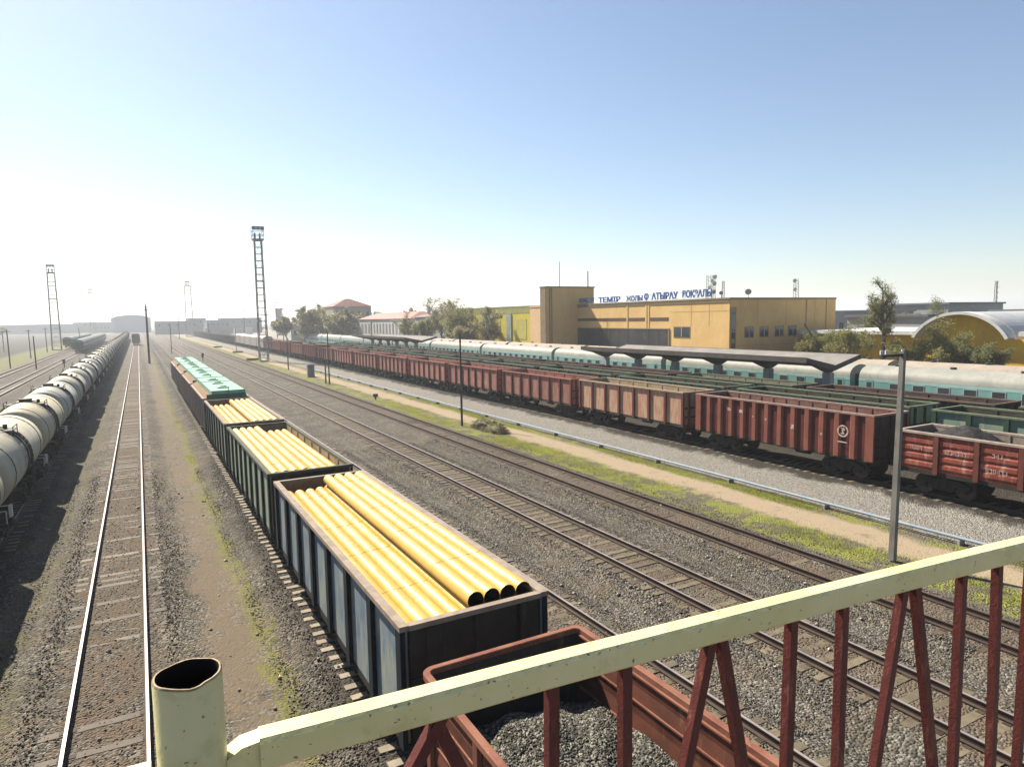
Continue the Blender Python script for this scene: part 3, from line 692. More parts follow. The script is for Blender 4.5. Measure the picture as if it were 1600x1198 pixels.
def stencil(t, W, wi, Lh, H):
    xw = -(wi+.058); r_ = random.Random(5); m = paint('stencil_white', (.55,.45,.42), (.45,.22,.18), s1=9)
    pw = (2*Lh-.3)/7
    for k, z, n in ((5, 2.28, 7), (6, 2.3, 4), (4, 1.75, 6), (3, 1.8, 6), (4, 2.45, 3)):
        yc = -Lh+.25+pw*(k+.5); mb = MB()
        for i in range(n):
            y = yc+(i-n/2)*.15; z_ = z-.02
            mb.box(xw-.004, xw, y, y+.035, z_-.10, z_+.10)
            if r_.random() < .8: mb.box(xw-.004, xw, y+.036, y+.11, z_+.06, z_+.10)
            if r_.random() < .6: mb.box(xw-.004, xw, y+.036, y+.11, z_-.10, z_-.06)
            if r_.random() < .4: mb.box(xw-.004, xw, y+.08, y+.11, z_-.055, z_+.055)
        mb.build('stencil_lettering', m, t)
w0 = gondola('bright red gondola with horizontally dished panels and dark scrap piled at its top', 'row of red gondolas', P_RED0, H=3.08, ribs=7, rw=.22, rd=.13, style='horiz', marks=stencil)
w1 = gondola('deep red gondola with many close ribs and a round white emblem', 'row of red gondolas', P_RED1, endm=M_ENDSHADE, H=3.6, ribs=13, rw=.46, rd=.13, style='corr', marks=tri_marks)
w2 = gondola('rust orange gondola with a beige stained interior, next to the round emblem wagon', 'row of red gondolas', P_RUST, H=3.55, ribs=7, rw=.2, rd=.14)
w3 = gondola('faded red gondola coupled next to the rust orange one', 'row of red gondolas', P_PINK, H=3.48, ribs=7, rw=.2, rd=.14)
w4 = gondola('far red', 'row of red gondolas', P_PINK, H=3.48, ribs=7, rw=.22, rd=.14, far=True)
w5 = gondola('far grey', 'row of red gondolas', P_GREY, H=3.3, ribs=7, rw=.22, rd=.14, far=True)
w6 = gondola('far dark', 'row of red gondolas', P_RED1, H=3.75, ribs=7, rw=.2, rd=.12, far=True)
def boxcar():
    t = thing('box_wagon', 'x', 'railway wagon', (0,0,0), 'distant pale box wagons')
    mb = MB(); mb.prism([(-1.45, 1.1), (1.45, 1.1), (1.45, 3.9), (1.1, 4.3), (0, 4.5), (-1.1, 4.3), (-1.45, 3.9)], -6.4, 6.4)
    for k in range(11): mb.box(-1.5, -1.452, -6.3+k*1.24, -6.2+k*1.24, 1.15, 3.85)
    mb.build('body', paint('pale_wagon_paint', (.62,.56,.50), (.52,.47,.42), (.36,.30,.26)), t); bogie(t, -4.3, 10); bogie(t, 4.3, 10); couplers(t, 6.4, 6.96)
    return t
bx_ = boxcar()
YR0 = 20.10-.6-6.36      # centre of wagon 0
seq = {}
NTHW = {4: 'second', 5: 'third', 6: 'fourth', 7: 'fifth', 8: 'sixth'}
used = set()
for k in range(36):
    y = YR0+PITCH*k
    src, lab, grp = None, None, 'row of red gondolas'
    if k == 0: src = w0
    elif k == 1: src = w1
    elif k == 2: src = w2
    elif k == 3: src = w3
    elif k in NTHW: src = w3; lab = f'{NTHW[k]} of the faded red gondolas counted from the rust orange one'
    elif k < 15: src = w6 if k in (10, 12) else w4; lab = 'taller dark red gondola among the distant faded red ones' if k in (10, 12) else 'distant faded red gondola before the pale box wagons'; grp = 'distant red gondolas' if k not in (10, 12) else 'taller dark red gondolas'
    elif k < 20: src = bx_; lab = 'pale beige box wagon in the distant part of the red train'; grp = 'distant pale box wagons'
    else: src = w5; lab = 'distant grey brown gondola at the far end beyond the pale box wagons'; grp = 'distant grey gondolas'
    o = src if src.name not in used else copy_tree(src)
    used.add(src.name)
    o.location = (TR, y, 0)
    if lab: o['label'] = lab
    o['group'] = grp
# scrap on top of the bright red wagon
def lumpy(name, x0, x1, y0, y1, zf, mat_, seed, label, cat, n=34, m=18, rough=.09):
    r_ = random.Random(seed); V = []
    for j in range(n+1):
        for i in range(m+1):
            x = x0+(x1-x0)*i/m; y = y0+(y1-y0)*j/n; V.append((x, y, zf((x-x0)/(x1-x0), (y-y0)/(y1-y0))+r_.uniform(-rough, rough)))
    F_ = [(j*(m+1)+i, j*(m+1)+i+1, (j+1)*(m+1)+i+1, (j+1)*(m+1)+i) for j in range(n) for i in range(m)]
    return tag(raw_mesh(name, V, F_, mat_), label, cat, kind='stuff')
M_COAL = paint('dark_scrap', (.022,.02,.02), (.04,.037,.036), (.11,.10,.095), rough=.7, s1=5, s2=9, streak=False)
lumpy('scrap_heap', TR-1.38, TR+1.38, YR0+.2, YR0+6.2, lambda u, v: 2.35+1.0*math.sin(math.pi*min(1, max(0, u)))**.7*math.exp(-((v-.62)/.28)**2), M_COAL, 3, 'dark heap of scrap showing above the rim of the bright red gondola', 'scrap load')
# green gondolas on the next track
wg = gondola('green gondola behind the gap between the bright red and the emblem wagons', 'green gondolas behind the red ones', P_PGRN, H=3.5, ribs=7, rw=.24, rd=.13)
wgf = gondola('x', 'green gondolas behind the red ones', P_PGRN, H=3.5, ribs=7, rw=.24, rd=.13, far=True)
gl = {1: 'green gondola whose bright green rim shows above the emblem wagon', 2: 'green gondola whose pale rim shows above the rust orange wagon', 3: 'green gondola showing above the first faded red wagon'}
for k in range(12):
    o = wg if k == 0 else (copy_tree(wg) if k < 5 else (wgf if k == 5 else copy_tree(wgf)))
    o.location = (TR2, 14.4+PITCH*k, 0)
    if k in gl: o['label'] = gl[k]
    elif k: o['label'] = 'distant green gondola showing over the faded red wagons'; o['group'] = 'distant green gondolas'
wb = gondola('dark brown gondola heaped with black scrap beside the turquoise coach windows', 'dark brown gondolas by the platform', P_BRN, H=3.42, ribs=7, rw=.2, rd=.13)
wbf = gondola('x', 'dark brown gondolas by the platform', P_BRN, H=3.42, ribs=7, rw=.2, rd=.13, far=True)
P_OLV = pal('olive', (.20,.22,.16), (.16,.18,.13), (.30,.28,.2), (.05,.08,.05), (.15,.17,.11), (.26,.24,.18))
wo = gondola('olive gondola with a dusty tan interior beside the platform posts', 'dark brown gondolas by the platform', P_OLV, H=3.42, ribs=7, rw=.2, rd=.13)
bl = {1: 'dark brown gondola in front of the last platform post and the coach end', 3: 'dark brown gondola before the plain half of the covered platform'}
for k in range(12):
    o = {0: wb, 2: wo, 5: wbf}.get(k) or (copy_tree(wb) if k < 5 else copy_tree(wbf))
    o.location = (TR3, 12.5+PITCH*k, 0)
    if k in bl: o['label'] = bl[k]
    elif k not in (0, 2): o['label'] = 'distant dark brown gondola in front of the turquoise coaches'; o['group'] = 'distant dark brown gondolas'
lumpy('scrap_heap', TR3-1.38, TR3+1.38, 14.0, 18.6, lambda u, v: 2.9+.95*math.sin(math.pi*u)**.7*math.exp(-((v-.5)/.3)**2), M_COAL, 7, 'black heap of scrap in the dark brown gondola below the turquoise coach windows', 'scrap load')

# passenger coaches
M_TEAL = paint('turquoise_coach', (.19,.39,.36), (.155,.34,.32), (.24,.47,.42), rough=.45, s1=.8, s2=2)
M_TEALL = paint('pale_turquoise_band', (.40,.55,.50), (.33,.50,.46), rough=.5)
M_ROOF = paint('cream_coach_roof', (.37,.365,.32), (.30,.305,.275), (.22,.215,.19), rough=.55, s1=.8, s2=3, streak=False)
M_SEAL = paint('gangway_rubber', (.04,.065,.055), (.06,.08,.07))
def coach():
    t = thing('passenger_coach', 'x', 'passenger coach', (0,0,0), 'turquoise passenger coaches')
    h = 12.1; W = 1.53
    mb = MB(); mb.prism([(-W, 1.15), (W, 1.15), (W, 3.12), (-W, 3.12)], -h, h)
    mb.prism([(-W-.004, 1.15), (-W-.004, 1.35), (-W-.02, 1.35), (-W-.02, 1.15)], -h+.1, h-.1)
    mb.build('body', M_TEAL, t)
    mb = MB(); mb.prism([(-W-.004, 2.86), (-W-.012, 2.86), (-W-.012, 3.10), (-W-.004, 3.10)], -h, h, m=0)
    mb.build('band', M_TEALL, t)
    mb = MB(); p = [(W*math.cos(a)*1.0+(0), 3.125+1.08*math.sin(a)**.85) for a in [math.pi*i/16 for i in range(17)]]
    mb.prism(p, -h+.02, h-.02)
    o = mb.build('roof', M_ROOF, t, smooth=True)
    for y in (-9.5, -5, 0, 5, 9.5):
        mb = MB(); mb.tube((0, y, 4.17), (0, y, 4.36), .24, 10); mb.build('roof_vent', M_SEAL, t)
    for k in range(10):
        y = -h+3.2+k*1.97
        mb = MB(); mb.box(-W-.03, -W-.012, y-.48, y+.48, 1.92, 2.84, 0); mb.build('window_frame', M_TEALL, t)
        q = MB(); q.box(-W-.036, -W-.031, y-.43, y+.43, 1.97, 2.79, 0)
        q.build('window', M_GLASS, t)
    for s_ in (-1, 1):
        mb = MB(); y0, y1 = sorted((s_*(h-1.35), s_*(h-.6))); mb.box(-W-.022, -W-.005, y0, y1, 1.2, 3.0, 0); mb.box(-W-.028, -W-.023, y0+.15, y1-.15, 2.2, 2.8, 1)
        mb.build('door', [M_TEAL, M_GLASS], t)
        mb = MB(); y0, y1 = sorted((s_*h, s_*(h+.42))); mb.box(-.75, .75, y0, y1, 1.2, 3.35); mb.build('gangway', M_SEAL, t)
        mb = MB(); mb.box(-.1, .1, *sorted((s_*(h-.1), s_*12.52)), .95, 1.15); mb.build('coupler', M_DARK, t)
    mb = MB(); mb.box(-1.2, 1.2, -3.5, 3.0, .45, 1.14); mb.box(-W+.1, W-.1, -h, h, 1.0, 1.148); mb.build('underframe', M_DARK, t)
    bogie(t, -8.5, 12); bogie(t, 8.5, 12)
    return t
pc = coach()
cl = {0: 'turquoise coach with cream roof running out of the picture behind the concrete lamp post', 1: 'turquoise coach behind the near half of the covered platform posts', 2: 'turquoise coach in front of the yellow station front, showing its row of windows',
      3: 'turquoise coach in front of the station tower', 4: 'turquoise coach in front of the bright yellow building and trees'}
for k in range(10):
    o = pc if k == 0 else copy_tree(pc)
    o.location = (TP, 37.1-12.53+25.06*k, 0)
    o['label'] = cl.get(k, 'distant turquoise coach seen past the far platform roof'); 
    if k > 4: o['group'] = 'distant turquoise coaches'

# second passenger train, only its roofs show above the first
TP2 = 62.75
M_ROOF2 = paint('dusty_beige_roof', (.40,.34,.28), (.34,.29,.24), (.24,.19,.16), rough=.8, s1=.6, s2=2, streak=False)
roof2 = None
for k in range(6):
    o = copy_tree(pc, (TP2, 24.5+25.06*k, .12), ['coach with a dusty beige vented roof seen beyond the cream roof beside the concrete post', 'beige roofed coach hidden behind the platform canopy end', 'beige roofed coach before the near part of the station front', 'beige roofed coach before the glazed station entrance', 'beige roofed coach before the lower wall beyond the tower', 'beige roofed coach before the bright yellow hall'][k], 'beige roofed coaches')
    for ch in o.children:
        if ch.name.startswith('roof') and not ch.name.startswith('roof_vent'):
            if roof2 is None: roof2 = ch.data.copy(); roof2.materials.clear(); roof2.materials.append(M_ROOF2)
            ch.data = roof2

# locomotive and carriages far away
def loco():
    t = thing('diesel_locomotive', 'dark diesel locomotive standing alone far down the empty track', 'locomotive', (TL, 332, 0))
    md = paint('loco_dark', (.06,.055,.05), (.09,.08,.07)); mb = MB()
    mb.box(-1.55, 1.55, -8.2, 8.2, 1.0, 1.7); mb.box(-1.2, 1.2, -7.6, 8, 1.7, 3.6); mb.build('body', md, t)
    mb = MB(); mb.box(-1.5, 1.5, -7.7, -5.2, 1.72, 4.3); mb.prism([(-1.55, 4.31), (1.55, 4.31), (1.0, 4.75), (-1.0, 4.75)], -7.9, -5.0); mb.build('cab', md, t)
    mb = MB(); mb.box(-1.2, -.15, -7.74, -7.705, 3.0, 3.8); mb.box(.15, 1.2, -7.74, -7.705, 3.0, 3.8); mb.build('window', M_GLASS, t)
    mb = MB(); mb.box(-1.5, 1.5, -8.25, -8.205, 1.15, 1.6); mb.build('buffer_beam', paint('beam_red', (.35,.06,.04)), t)
    bogie(t, -5.5, 10); bogie(t, 5.5, 10)
loco()
M_CGRN = paint('dark_green_carriage', (.035,.10,.095), (.03,.08,.08), (.06,.13,.12)); M_CROOF = paint('pale_carriage_roof', (.17,.20,.19), (.13,.16,.15), (.34,.35,.33), streak=False)
M_CBLU = paint('blue_carriage', (.04,.11,.17), (.04,.09,.13)); M_CBRN = paint('brown_carriage', (.08,.065,.07), (.06,.05,.055))
def carriage(name, label, grp, bodym):
    t = thing(name, label, 'railway carriage', (0,0,0), grp); h = 11.8
    mb = MB(); mb.box(-1.5, 1.5, -h, h, 1.1, 3.3); mb.build('body', bodym, t)
    mb = MB(); mb.prism([(1.52*math.cos(a), 3.305+.95*math.sin(a)) for a in [math.pi*i/10 for i in range(11)]], -h, h); mb.build('roof', M_CROOF, t, smooth=True)
    for k in range(9):
        mb = MB(); mb.box(1.503, 1.52, -9.6+2.3*k, -8.5+2.3*k, 2.1, 2.9); mb.build('window', M_GLASS, t)
    mb = MB(); mb.box(-.4, .4, -h-.3, -h-.005, 1.2, 3.1); mb.build('gangway', M_SEAL, t)
    bogie(t, -8, 10); bogie(t, 8, 10); return t
c1 = carriage('railway_carriage', 'dark green carriage with pale roof, end one of a short train beyond the tank cars', 'carriages standing beyond the tank cars', M_CGRN)
c1.location = (LEFT[1], 264, 0)
c2 = carriage('railway_carriage', 'blue carriage coupled behind the dark green one beyond the tank cars', 'carriages standing beyond the tank cars', M_CBLU); c2.location = (LEFT[1], 289, 0)
for k in range(5): copy_tree(c1, (LEFT[1], 314+25*k, 0), 'distant dark green carriage behind the blue one', 'distant dark green carriages')
c3 = carriage('railway_carriage', 'brown carriage end on the outermost track beyond the dark green one', 'carriages standing beyond the tank cars', M_CBRN); c3.location = (LEFT[2]-2, 322, 0)
for k in range(4): copy_tree(c3, (LEFT[2]-2, 347+25*k, 0), 'distant brown carriage on the outermost track', 'distant brown carriages')

# ------------------------------------------------------------------ posts, masts, small yard things
def rail_post(x, y, h, label, cat='lamp post', arm=True, rad=.13, mat_=M_POLE, tilt=0, group='thin posts along the grass strip', name='utility_post', sq=False):
    t = thing(name, label, cat, (x, y, -.35), group)
    mb = MB()
    if sq: mb.mesh([(a*(rad if k == 0 else rad*.75)+(tilt*h if k else 0), b_*(rad if k == 0 else rad*.75), k*(h+.35)) for k in (0, 1) for a, b_ in ((-1,-1),(1,-1),(1,1),(-1,1))], [(0,3,2,1),(4,5,6,7),(0,1,5,4),(1,2,6,5),(2,3,7,6),(3,0,4,7)])
    else: mb.tube((0,0,0), (tilt*h,0,h+.35), rad, 10, rad*.72)
    mb.build('pole', mat_, t)
    if arm:
        mb = MB(); z = h+.22; mb.box(tilt*h-1.35, tilt*h+.18, -.05, .05, z-.05, z+.05); mb.build('crossarm', M_DPOLE, t)
        for a in (-1.3, -1.0, 0):
            mb = MB(); mb.tube((tilt*h+a, 0, z+.052), (tilt*h+a, 0, z+.20), .06, 8); mb.build('insulator', M_WHITE, t)
    return t
rail_post(24.25, 14.3, 7.5, 'tall square concrete post with a short crossarm, standing before the emblem wagon', tilt=.018, rad=.105, sq=True, name='concrete_post')
rail_post(24.1, 52.3, 7.6, 'thin dark post beside the dry brush pile in the grass', arm=False, rad=.10, mat_=M_DPOLE)
rail_post(24.1, 98.5, 7.4, 'thin dark post paired with a short stub, past the brush pile post', arm=False, rad=.11, mat_=M_DPOLE)
rail_post(23.9, 99.8, 2.6, 'short stub post right beside a thin tall post', arm=False, rad=.12, mat_=M_DPOLE, group=None, cat='stub post', name='stub_post')
rail_post(24.8, 133, 5.9, 'thin dark post on the grass between the grey cabinet and the lattice tower', arm=False, rad=.11, mat_=M_DPOLE)
rail_post(26.6, 226, 7.2, 'thin post on the grass beyond the lattice tower, before the pale box wagons', arm=False, rad=.10, mat_=M_DPOLE)
rail_post(8.4, 226, 9.0, 'faint thin post beyond the mint green covers', arm=False, rad=.12, mat_=M_DPOLE)
def dark_mast():
    t = thing('signal_mast', 'dark wooden mast with a small cap, beside the empty track before the distant locomotive', 'signal mast', (1.8, 177, -.35))
    mb = MB(); mb.tube((0,0,0), (0,0,13.2), .26, 10, .2); mb.build('pole', M_DPOLE, t)
    mb = MB(); mb.box(-.4, .4, -.25, .25, 12.3, 12.5); mb.tube((0,0,13.2), (0,0,13.9), .1, 8); mb.box(-.55, .55, -.08, .08, 13.2, 13.32); mb.build('lamp_head', M_DPOLE, t)
dark_mast()
def floodmast(x, y, h, w_, label, head=2.4, grp='lighting towers of the yard', mat_=None, n=9, rs=1.0):
    t = thing('lighting_tower', label, 'lighting tower', (x, y, -.3), grp); mat_ = mat_ or M_GREYPT
    mb = MB(); r_ = .11*rs; wt = w_*.8
    def c(k, f): return ((-1 if k in (0, 3) else 1)*(w_+(wt-w_)*f)/2, (-1 if k < 2 else 1)*(w_+(wt-w_)*f)/2)
    for k in range(4):
        a, b_ = c(k, 0), c(k, 1); mb.tube((*a, 0), (*b_, h), r_, 6)
    for j in range(n*2+1):
        f = j/(n*2)
        for k in range(4):
            a, b_ = c(k, f), c((k+1) % 4, f); mb.tube((*a, f*h), (*b_, f*h), (.06 if j % 6 else .12)*rs, 5)
    mb.build('lattice', mat_, t)
    mb = MB()
    for j in range(n):
        for k in range(4):
            a, b_ = c(k, j/n), c((k+1) % 4, (j+1)/n); mb.tube((*a, j/n*h), (*b_, (j+1)/n*h), .035*rs, 4)
    mb.build('bracing', mat_, t)
    mb = MB(); q = head/2
    mb.box(-q, q, -q, q, h, h+.35)
    for sx in (-1, 1):
        for sy in (-1, 1): mb.tube((sx*q, sy*q, h+.3), (sx*q, sy*q, h+3.0), .06*rs, 5)
    for z in (1.2, 2.1, 3.0):
        for a, b_ in (((-q,-q), (q,-q)), ((q,-q), (q,q)), ((q,q), (-q,q)), ((-q,q), (-q,-q))): mb.tube((*a, h+z), (*b_, h+z), .05*rs, 5)
    mb.build('platform', mat_, t)
    for a in (-q*.75, 0, q*.75):
        mb = MB(); mb.box(a-.4, a+.4, -q-.3, -q+.1, h+2.3, h+3.1); mb.build('floodlight', M_DPOLE, t)
    for a in (-q*.5, q*.4):
        mb = MB(); mb.tube((a, 0, h+.35), (a, 0, h+1.7), .22, 8); mb.build('floodlight', M_DPOLE, t)
    return t
floodmast(25.5, 166, 28, 1.9, 'tall slim lattice lighting tower on the grass strip beside the red wagons', rs=1.15)
floodmast(-27.2, 303, 28.5, 2.9, 'pale lattice lighting tower beyond the wire poles, the taller one on that side', rs=1.2)
floodmast(-30, 600, 33, 3.2, 'faint distant lighting tower beyond the dark green carriages', rs=1.3, n=6)
floodmast(30.5, 500, 34, 4.5, 'faint wide lighting tower standing between the dark mast and the slim lattice tower', rs=1.5, n=6)
floodmast(-20, 800, 34, 3, 'very faint far lighting tower next to the vaulted hangar', rs=1.4, n=5)
floodmast(5, 900, 34, 3, 'very faint far lighting tower past the vaulted hangar roof', rs=1.4, n=5)
def wire_pole(x, y, h, label, arms=1):
    t = thing('wire_pole', label, 'wire pole', (x, y, -.3), 'thin wire poles along the outer tracks')
    mb = MB(); mb.tube((0,0,0), (-.01*h,0,h), .14, 8, .10); mb.build('pole', M_DPOLE, t)
    if arms: mb = MB(); mb.box(-.8, .6, -.05, .05, h-.45, h-.35); mb.build('crossarm', M_DPOLE, t)
wire_pole(-25.0, 181, 8.4, 'wire pole at the picture edge rising out of the green verge')
wire_pole(-26.8, 229, 8.1, 'wire pole on the verge between the edge pole and the pale lighting tower')
wire_pole(-19.3, 171.6, 7.0, 'wire pole with a thick foot, standing between two outer tracks', 0)
wire_pole(-27.9, 279, 8.4, 'wire pole just before the pale lighting tower')
wire_pole(-42, 294, 7.5, 'wire pole set far back in the dark steppe at the picture edge')
wire_pole(-21.5, 330, 8.0, 'faint wire pole beside the brown carriage end', 0)
def dwarf(x, y, h, label):
    t = thing('dwarf_signal', label, 'dwarf signal', (x, y, -.3), 'dwarf signals')
    mb = MB(); mb.tube((0,0,0), (0,0,h*.5), .09, 8); mb.build('post', M_DPOLE, t)
    mb = MB(); mb.box(-.25, .25, -.18, .18, h*.5, h); mb.tube((0,-.3,h*.72), (0,-.18,h*.72), .13, 8); mb.build('signal_head', M_BLK, t)
dwarf(-14.4, 172, 1.9, 'small dwarf signal behind the row of tank cars')
dwarf(13.1, 176, 2.0, 'small black dwarf signal next to the mint green covers')
dwarf(23.6, 75, .7, 'tiny dwarf signal at the edge of the grass past the brush pile')
def cabinet(x, y, label):
    t = thing('relay_cabinet', label, 'relay cabinet', (x, y, -.35))
    mb = MB(); mb.box(-.55, .55, -.4, .4, .15, 1.95); mb.prism([(-.62,1.952),(.62,1.952),(.55,2.07),(-.55,2.07)], -.46, .46); mb.build('body', M_GREYPT, t)
    mb = MB(); mb.box(-.6, .6, -.45, .45, 0, .147); mb.build('base', M_CONC, t)
    mb = MB(); mb.box(-.45, .45, -.425, -.402, .3, 1.8); mb.box(.3, .36, -.45, -.427, 1.0, 1.15); mb.build('door', M_GREYPT, t)
cabinet(24.8, 113.8, 'grey relay cabinet standing on the grass strip')
def lowtank(x, y, label):
    t = thing('sleeper_stack', label, 'sleeper stack', (x, y, -.3), 'low brown stacks on the grass strip')
    for k in range(3):
        for j in range(5):
            mb = MB(); mb.box(-1.4, 1.4, -.12, .12, 0, .15); o = mb.build('timber', M_SLEEPB, t); o.location = (0, (j-2)*.27, k*.16)
lowtank(25.4, 270, 'low brown stack of timbers beyond the thin post, farther one')
lowtank(26.0, 218, 'low brown stack of timbers at the foot of the thin post')
lowtank(23.8, 172, 'low brown stack of timbers beside the slim lattice tower foot')
# dry brush pile
M_BRUSH = paint('dry_brush', (.26,.22,.13), (.20,.20,.09), (.32,.28,.20), s1=4, streak=False, rough=.95)
rr_ = random.Random(12); mb = MB()
for k in range(900):
    c_ = 0 if k % 2 else 2.1
    a = rr_.uniform(0, 2*math.pi); d = rr_.random()**.5; x, y = .75*d*math.cos(a), 1.7*d*math.sin(a)+c_-1.2; z = (1-d*d)*rr_.uniform(.1, .85)
    v = Vector((rr_.gauss(0,1), rr_.gauss(0,1.3), rr_.gauss(0,.4))).normalized()*rr_.uniform(.25, .5)
    p = Vector((x, y, z)); mb.tube(p-v, p+v, .018, 3, .01)
for c_ in (0, 2.1):
    mb.mesh([(.7*math.cos(a)*q, 1.5*math.sin(a)*q+c_-1.2, h_) for q, h_ in ((1, 0), (.75, .4), (.35, .62)) for a in [math.pi*2*i/10 for i in range(10)]],
            [(i, (i+1) % 10, 10+(i+1) % 10, 10+i) for i in range(10)]+[(10+i, 10+(i+1) % 10, 20+(i+1) % 10, 20+i) for i in range(10)]+[tuple(range(20, 30))])
o = mb.build('brush_pile', M_BRUSH); o.location = (25.3, 49.6, -.4); tag(o, 'low pile of dry brown brush on the grass beside a thin post', 'brush pile')
# blue pipeline
def pipeline():
    t = thing('pipeline', 'pale blue low pipeline on short stubs along the grass edge, below the red wagons', 'pipeline', (28.3, 0, 0))
    m = paint('pale_blue_pipe', (.22,.30,.38), (.30,.34,.38), (.36,.36,.35), s1=2, streak=False, rough=.5)
    r_ = random.Random(6); pts = [(r_.uniform(-.06, .06), 8+6.0*k, -.14+r_.uniform(-.03, .03)) for k in range(22)]
    mb = MB(); mb.path(pts, .06, 10); mb.build('pipe', m, t, smooth=True)
    mb = MB(); mb.path([(x+.22, y, z-.04) for x, y, z in pts], .045, 8); mb.build('thin_pipe', m, t, smooth=True)
    for x, y, z in pts[:20]:
        mb = MB(); mb.box(x-.10, x+.30, y-.05, y+.05, -.46, -.23); mb.build('support', M_CONC, t)
pipeline()

# ------------------------------------------------------------------ platform and canopies
M_PLAT = paint('platform_surface', (.30,.28,.26), (.24,.22,.20), s1=.5)
mb = MB(); mb.box(48.0, 55.2, -20, 330, -.5, .25); tag(mb.build('platform', M_PLAT), kind='structure')
M_CANR = paint('canopy_roof_felt', (.27,.25,.235), (.21,.195,.18), (.33,.31,.28), rough=.9, s1=.4, s2=1.5, streak=False)
M_CANU = paint('canopy_underside', (.12,.105,.095), (.09,.08,.075))
M_CPOST = paint('painted_column', (.40,.43,.45), (.33,.36,.38))
def canopy(y0, y1, label, posts, zc=4.25, z1=5.15):
    t = thing('platform_canopy', label, 'platform canopy', (50.3, 0, 0), 'platform canopies')
    a = -3.55; b_ = 3.4
    mb = MB(); mb.prism([(a, z1), (0, zc+.14), (b_, z1+.05), (b_, z1+.18), (0, zc+.30), (a, z1+.13)], y0, y1, m=0); mb.build('roof', M_CANR, t)
    mb = MB()
    for x in (a-.06, b_+.002): mb.box(x, x+.058, y0, y1, z1-.22, z1+.22)
    for y in (y0-.06, y1+.002):
        mb.prism([(a, z1-.2), (0, zc-.1), (b_, z1-.15), (b_, z1+.24), (0, zc+.34), (a, z1+.19)], y, y+.058)
    mb.build('fascia', M_CANU, t)
    for y in posts:
        mb = MB(); mb.box(-.28, .28, y-.36, y+.36, .25, zc-.32); mb.build('column', M_CPOST, t)
        mb = MB(); mb.prism([(a+.3, z1-.1), (-.3, zc-.3), (.3, zc-.3), (b_-.3, z1-.08), (0, zc+.13)], y-.15, y+.15); mb.build('bracket', M_CANU, t)
canopy(35.1, 66.5, 'long flat grey platform roof on pale columns in front of the station', [36.9-1.2+6.1*k for k in range(6)])
canopy(128, 166, 'far platform roof on a row of columns, past the station tower', [131+5.9*k for k in range(6)])

# ------------------------------------------------------------------ station building
M_STUC = paint('ochre_stucco', (.86,.58,.24), (.78,.51,.20), (.68,.45,.21), rough=.85, s1=.35, s2=1.2, hue=0)
M_STUCD = paint('ochre_trim', (.42,.30,.16), (.36,.26,.14)); M_CAP = paint('parapet_cap', (.30,.22,.12), (.24,.18,.11))
st = thing('station_building', 'ochre railway station with a square tower block and rooftop lettering', 'station building', (0,0,0))
mb = MB(); mb.box(72, 95, 66.6, 103.4, -.3, 11.0)
mb.build('main_block', M_STUC, st)
mb = MB(); mb.box(71.85, 95.1, 66.45, 103.4, 11.003, 11.25); mb.box(71.9, 71.998, 66.6, 103.3, 10.65, 11.0); mb.build('parapet', M_CAP, st)
mb = MB(); mb.box(65.0, 75.7, 103.403, 105.4, -.3, 14.3); mb.build('tower_block', M_STUC, st)
mb = MB(); mb.box(64.85, 75.85, 103.25, 105.5, 14.303, 14.52); mb.box(64.9, 64.998, 103.45, 105.3, -.3, 14.3); mb.build('tower_parapet', M_CAP, st)
for x0 in (65.6, 66.05): mb = MB(); mb.box(x0, x0+.22, 103.28, 103.4, -.3, 14.2); mb.build('pilaster', M_STUCD, st)
mb = MB(); mb.box(72, 82, 105.403, 120.9, -.3, 11.0); mb.box(71.9, 82, 105.5, 121.0, 11.003, 11.35); mb.build('side_block', paint('peach_stucco', (.80,.56,.32), (.74,.50,.28)), st)
for y in (88.9, 84.1, 83.5): mb = MB(); mb.box(71.93, 71.997, y-.16, y+.16, 6.9, 10.64); mb.build('pilaster', M_STUC, st)
for ya, yb in ((89.1, 103.38), (84.3, 88.7), (78.9, 83.3)): mb = MB(); mb.box(71.95, 71.996, ya, yb, 8.1, 8.6); mb.build('strip_window', paint('brown_strip_glass', (.13,.075,.055), (.09,.06,.05), rough=.3), st)
fr = MB(); fr.box(71.86, 71.996, 78.8, 103.38, 6.75, 6.92); fr.box(71.86, 71.996, 78.62, 78.79, .2, 6.92); f = fr.build('entrance_frame', M_STUCD, st)
mb = MB(); mb.box(71.93, 71.996, 78.8, 103.38, .3, 6.745); mb.build('entrance_glazing', paint('dark_glazing', (.02,.02,.02), (.035,.035,.032), (.09,.075,.065), rough=.45, s1=.3, s2=.7, bmp=0, streak=False), f)
for k in range(9): mb = MB(); mb.box(71.90, 71.928, 81+2.5*k, 81.1+2.5*k, .3, 6.74); mb.build('mullion', M_DPOLE, f)
def window(parent, x0, x1, y0, y1, z0, z1, axis):
    f = MB()
    if axis == 'x':
        f.box(x0-.05, x0-.002, y0, y1, z0, z1); w_ = f.build('window', M_STUCD, parent)
        g_ = MB(); g_.box(x0-.07, x0-.052, y0+.12, y1-.12, z0+.12, z1-.12); g_.build('pane', M_GLASS, w_)
        g_ = MB(); g_.box(x0-.09, x0-.072, (y0+y1)/2-.04, (y0+y1)/2+.04, z0+.12, z1-.12); g_.build('mullion', M_WHITE, w_)
    else:
        f.box(x0, x1, y0-.05, y0-.002, z0, z1); w_ = f.build('window', M_STUCD, parent)
        g_ = MB(); g_.box(x0+.12, x1-.12, y0-.07, y0-.052, z0+.12, z1-.12); g_.build('pane', M_GLASS, w_)
        g_ = MB(); g_.box((x0+x1)/2-.04, (x0+x1)/2+.04, y0-.09, y0-.072, z0+.12, z1-.12); g_.build('mullion', M_WHITE, w_)
window(st, 72, 72, 74.2, 77.7, 5.5, 7.2, 'x')
